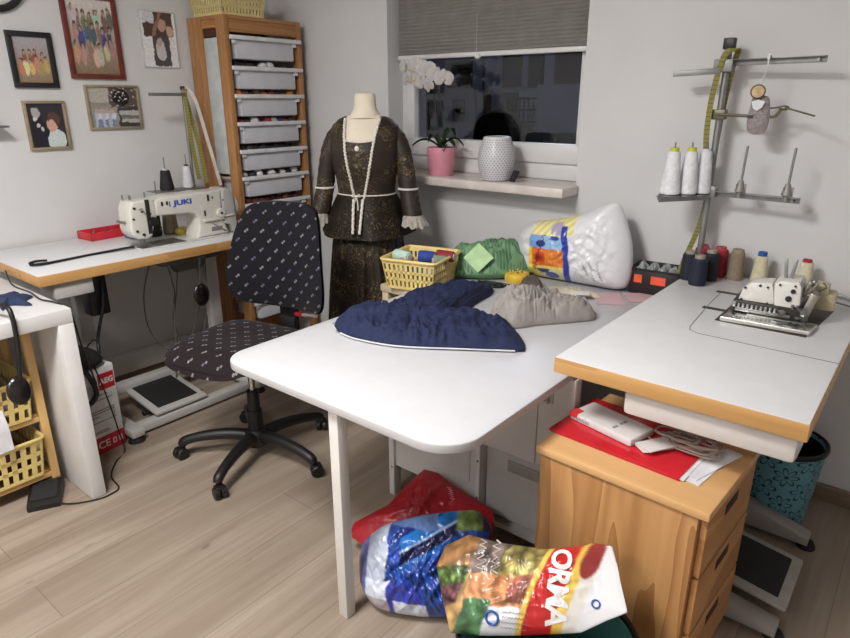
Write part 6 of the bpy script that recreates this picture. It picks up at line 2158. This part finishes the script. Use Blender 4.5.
b.build('perforation', mat('shaded_holes', (124, 122, 128), .7), ln, smooth=False)
rm = thing('remote_control', 'small black remote leaning on the window sill right of the white vase', 'remote control', (-1.452, 2.400, ZSL + .002), rot=(R(58), 0, R(-16)))
MB().bb(-.016, .016, -.002, .050, .0, .010, .003).build('remote_body', M_BLACK, rm)
b = MB()
for i in range(3):
    b.cyl((0, .014 + i * .012, .0098), (0, .014 + i * .012, .0112), .004, n=10)
b.build('button', mat('grey_button', (70, 70, 72), .5), rm)

# small bracket at the left edge of the picture
lb = thing('wall_bracket', 'thin grey wall bracket with black end, below the black frame at the left edge', 'bracket', (XW, .985, 1.315))
MB().bb(0, .10, -.10, .050, -.022, -.014, .001).build('bracket_arm', M_GALV, lb)
MB().bb(.02, .06, -.02, .012, -.012, .022, .003).build('black_end', M_BLACK, lb)

# ------------------------------------------------------------------ camera and light
cam = bpy.data.cameras.new('camera')
cam.sensor_width = 36
cam.lens = 632.74 / 850 * 36
cam.clip_start = 0.05
co = bpy.data.objects.new('camera', cam)
COL.objects.link(co)
co.location = (0, 0, 1.40)
co.rotation_euler = (R(90 - 19.126), R(0.05), R(38.932))
SC.camera = co

def area(name, loc, size, power, col=(1, .95, .88), sy=None):
    l = bpy.data.lights.new(name, 'AREA')
    l.shape = 'RECTANGLE' if sy else 'DISK'
    l.size = size
    if sy: l.size_y = sy
    l.energy = power
    l.color = col
    o = bpy.data.objects.new(name, l)
    COL.objects.link(o)
    o.location = loc
    return o
area('ceiling_lamp', (-1.2, .05, 2.40), .55, 64, (1, .982, .965))
area('ceiling_lamp', (-1.05, -1.2, 2.40), .7, 44, (1, .982, .965))
sl_ = bpy.data.lights.new('facade_fill', 'POINT')  # added light that brightens the facade outside, with no fixture of its own
sl_.energy = 110
sl_.color = (.80, .86, 1)
sl_.shadow_soft_size = .3
so = bpy.data.objects.new('facade_fill', sl_)
COL.objects.link(so)
so.location = (-3.0, 6.2, 3.2)
w = bpy.data.worlds.new('night_sky')
SC.world = w
w.use_nodes = True
w.node_tree.nodes['Background'].inputs[0].default_value = (.55, .62, .9, 1)
w.node_tree.nodes['Background'].inputs[1].default_value = .03
SC.view_settings.view_transform = 'Standard'
SC.view_settings.look = 'None'
SC.view_settings.exposure = 0.0
SC.view_settings.gamma = 1.0
SC.view_settings.use_curve_mapping = False
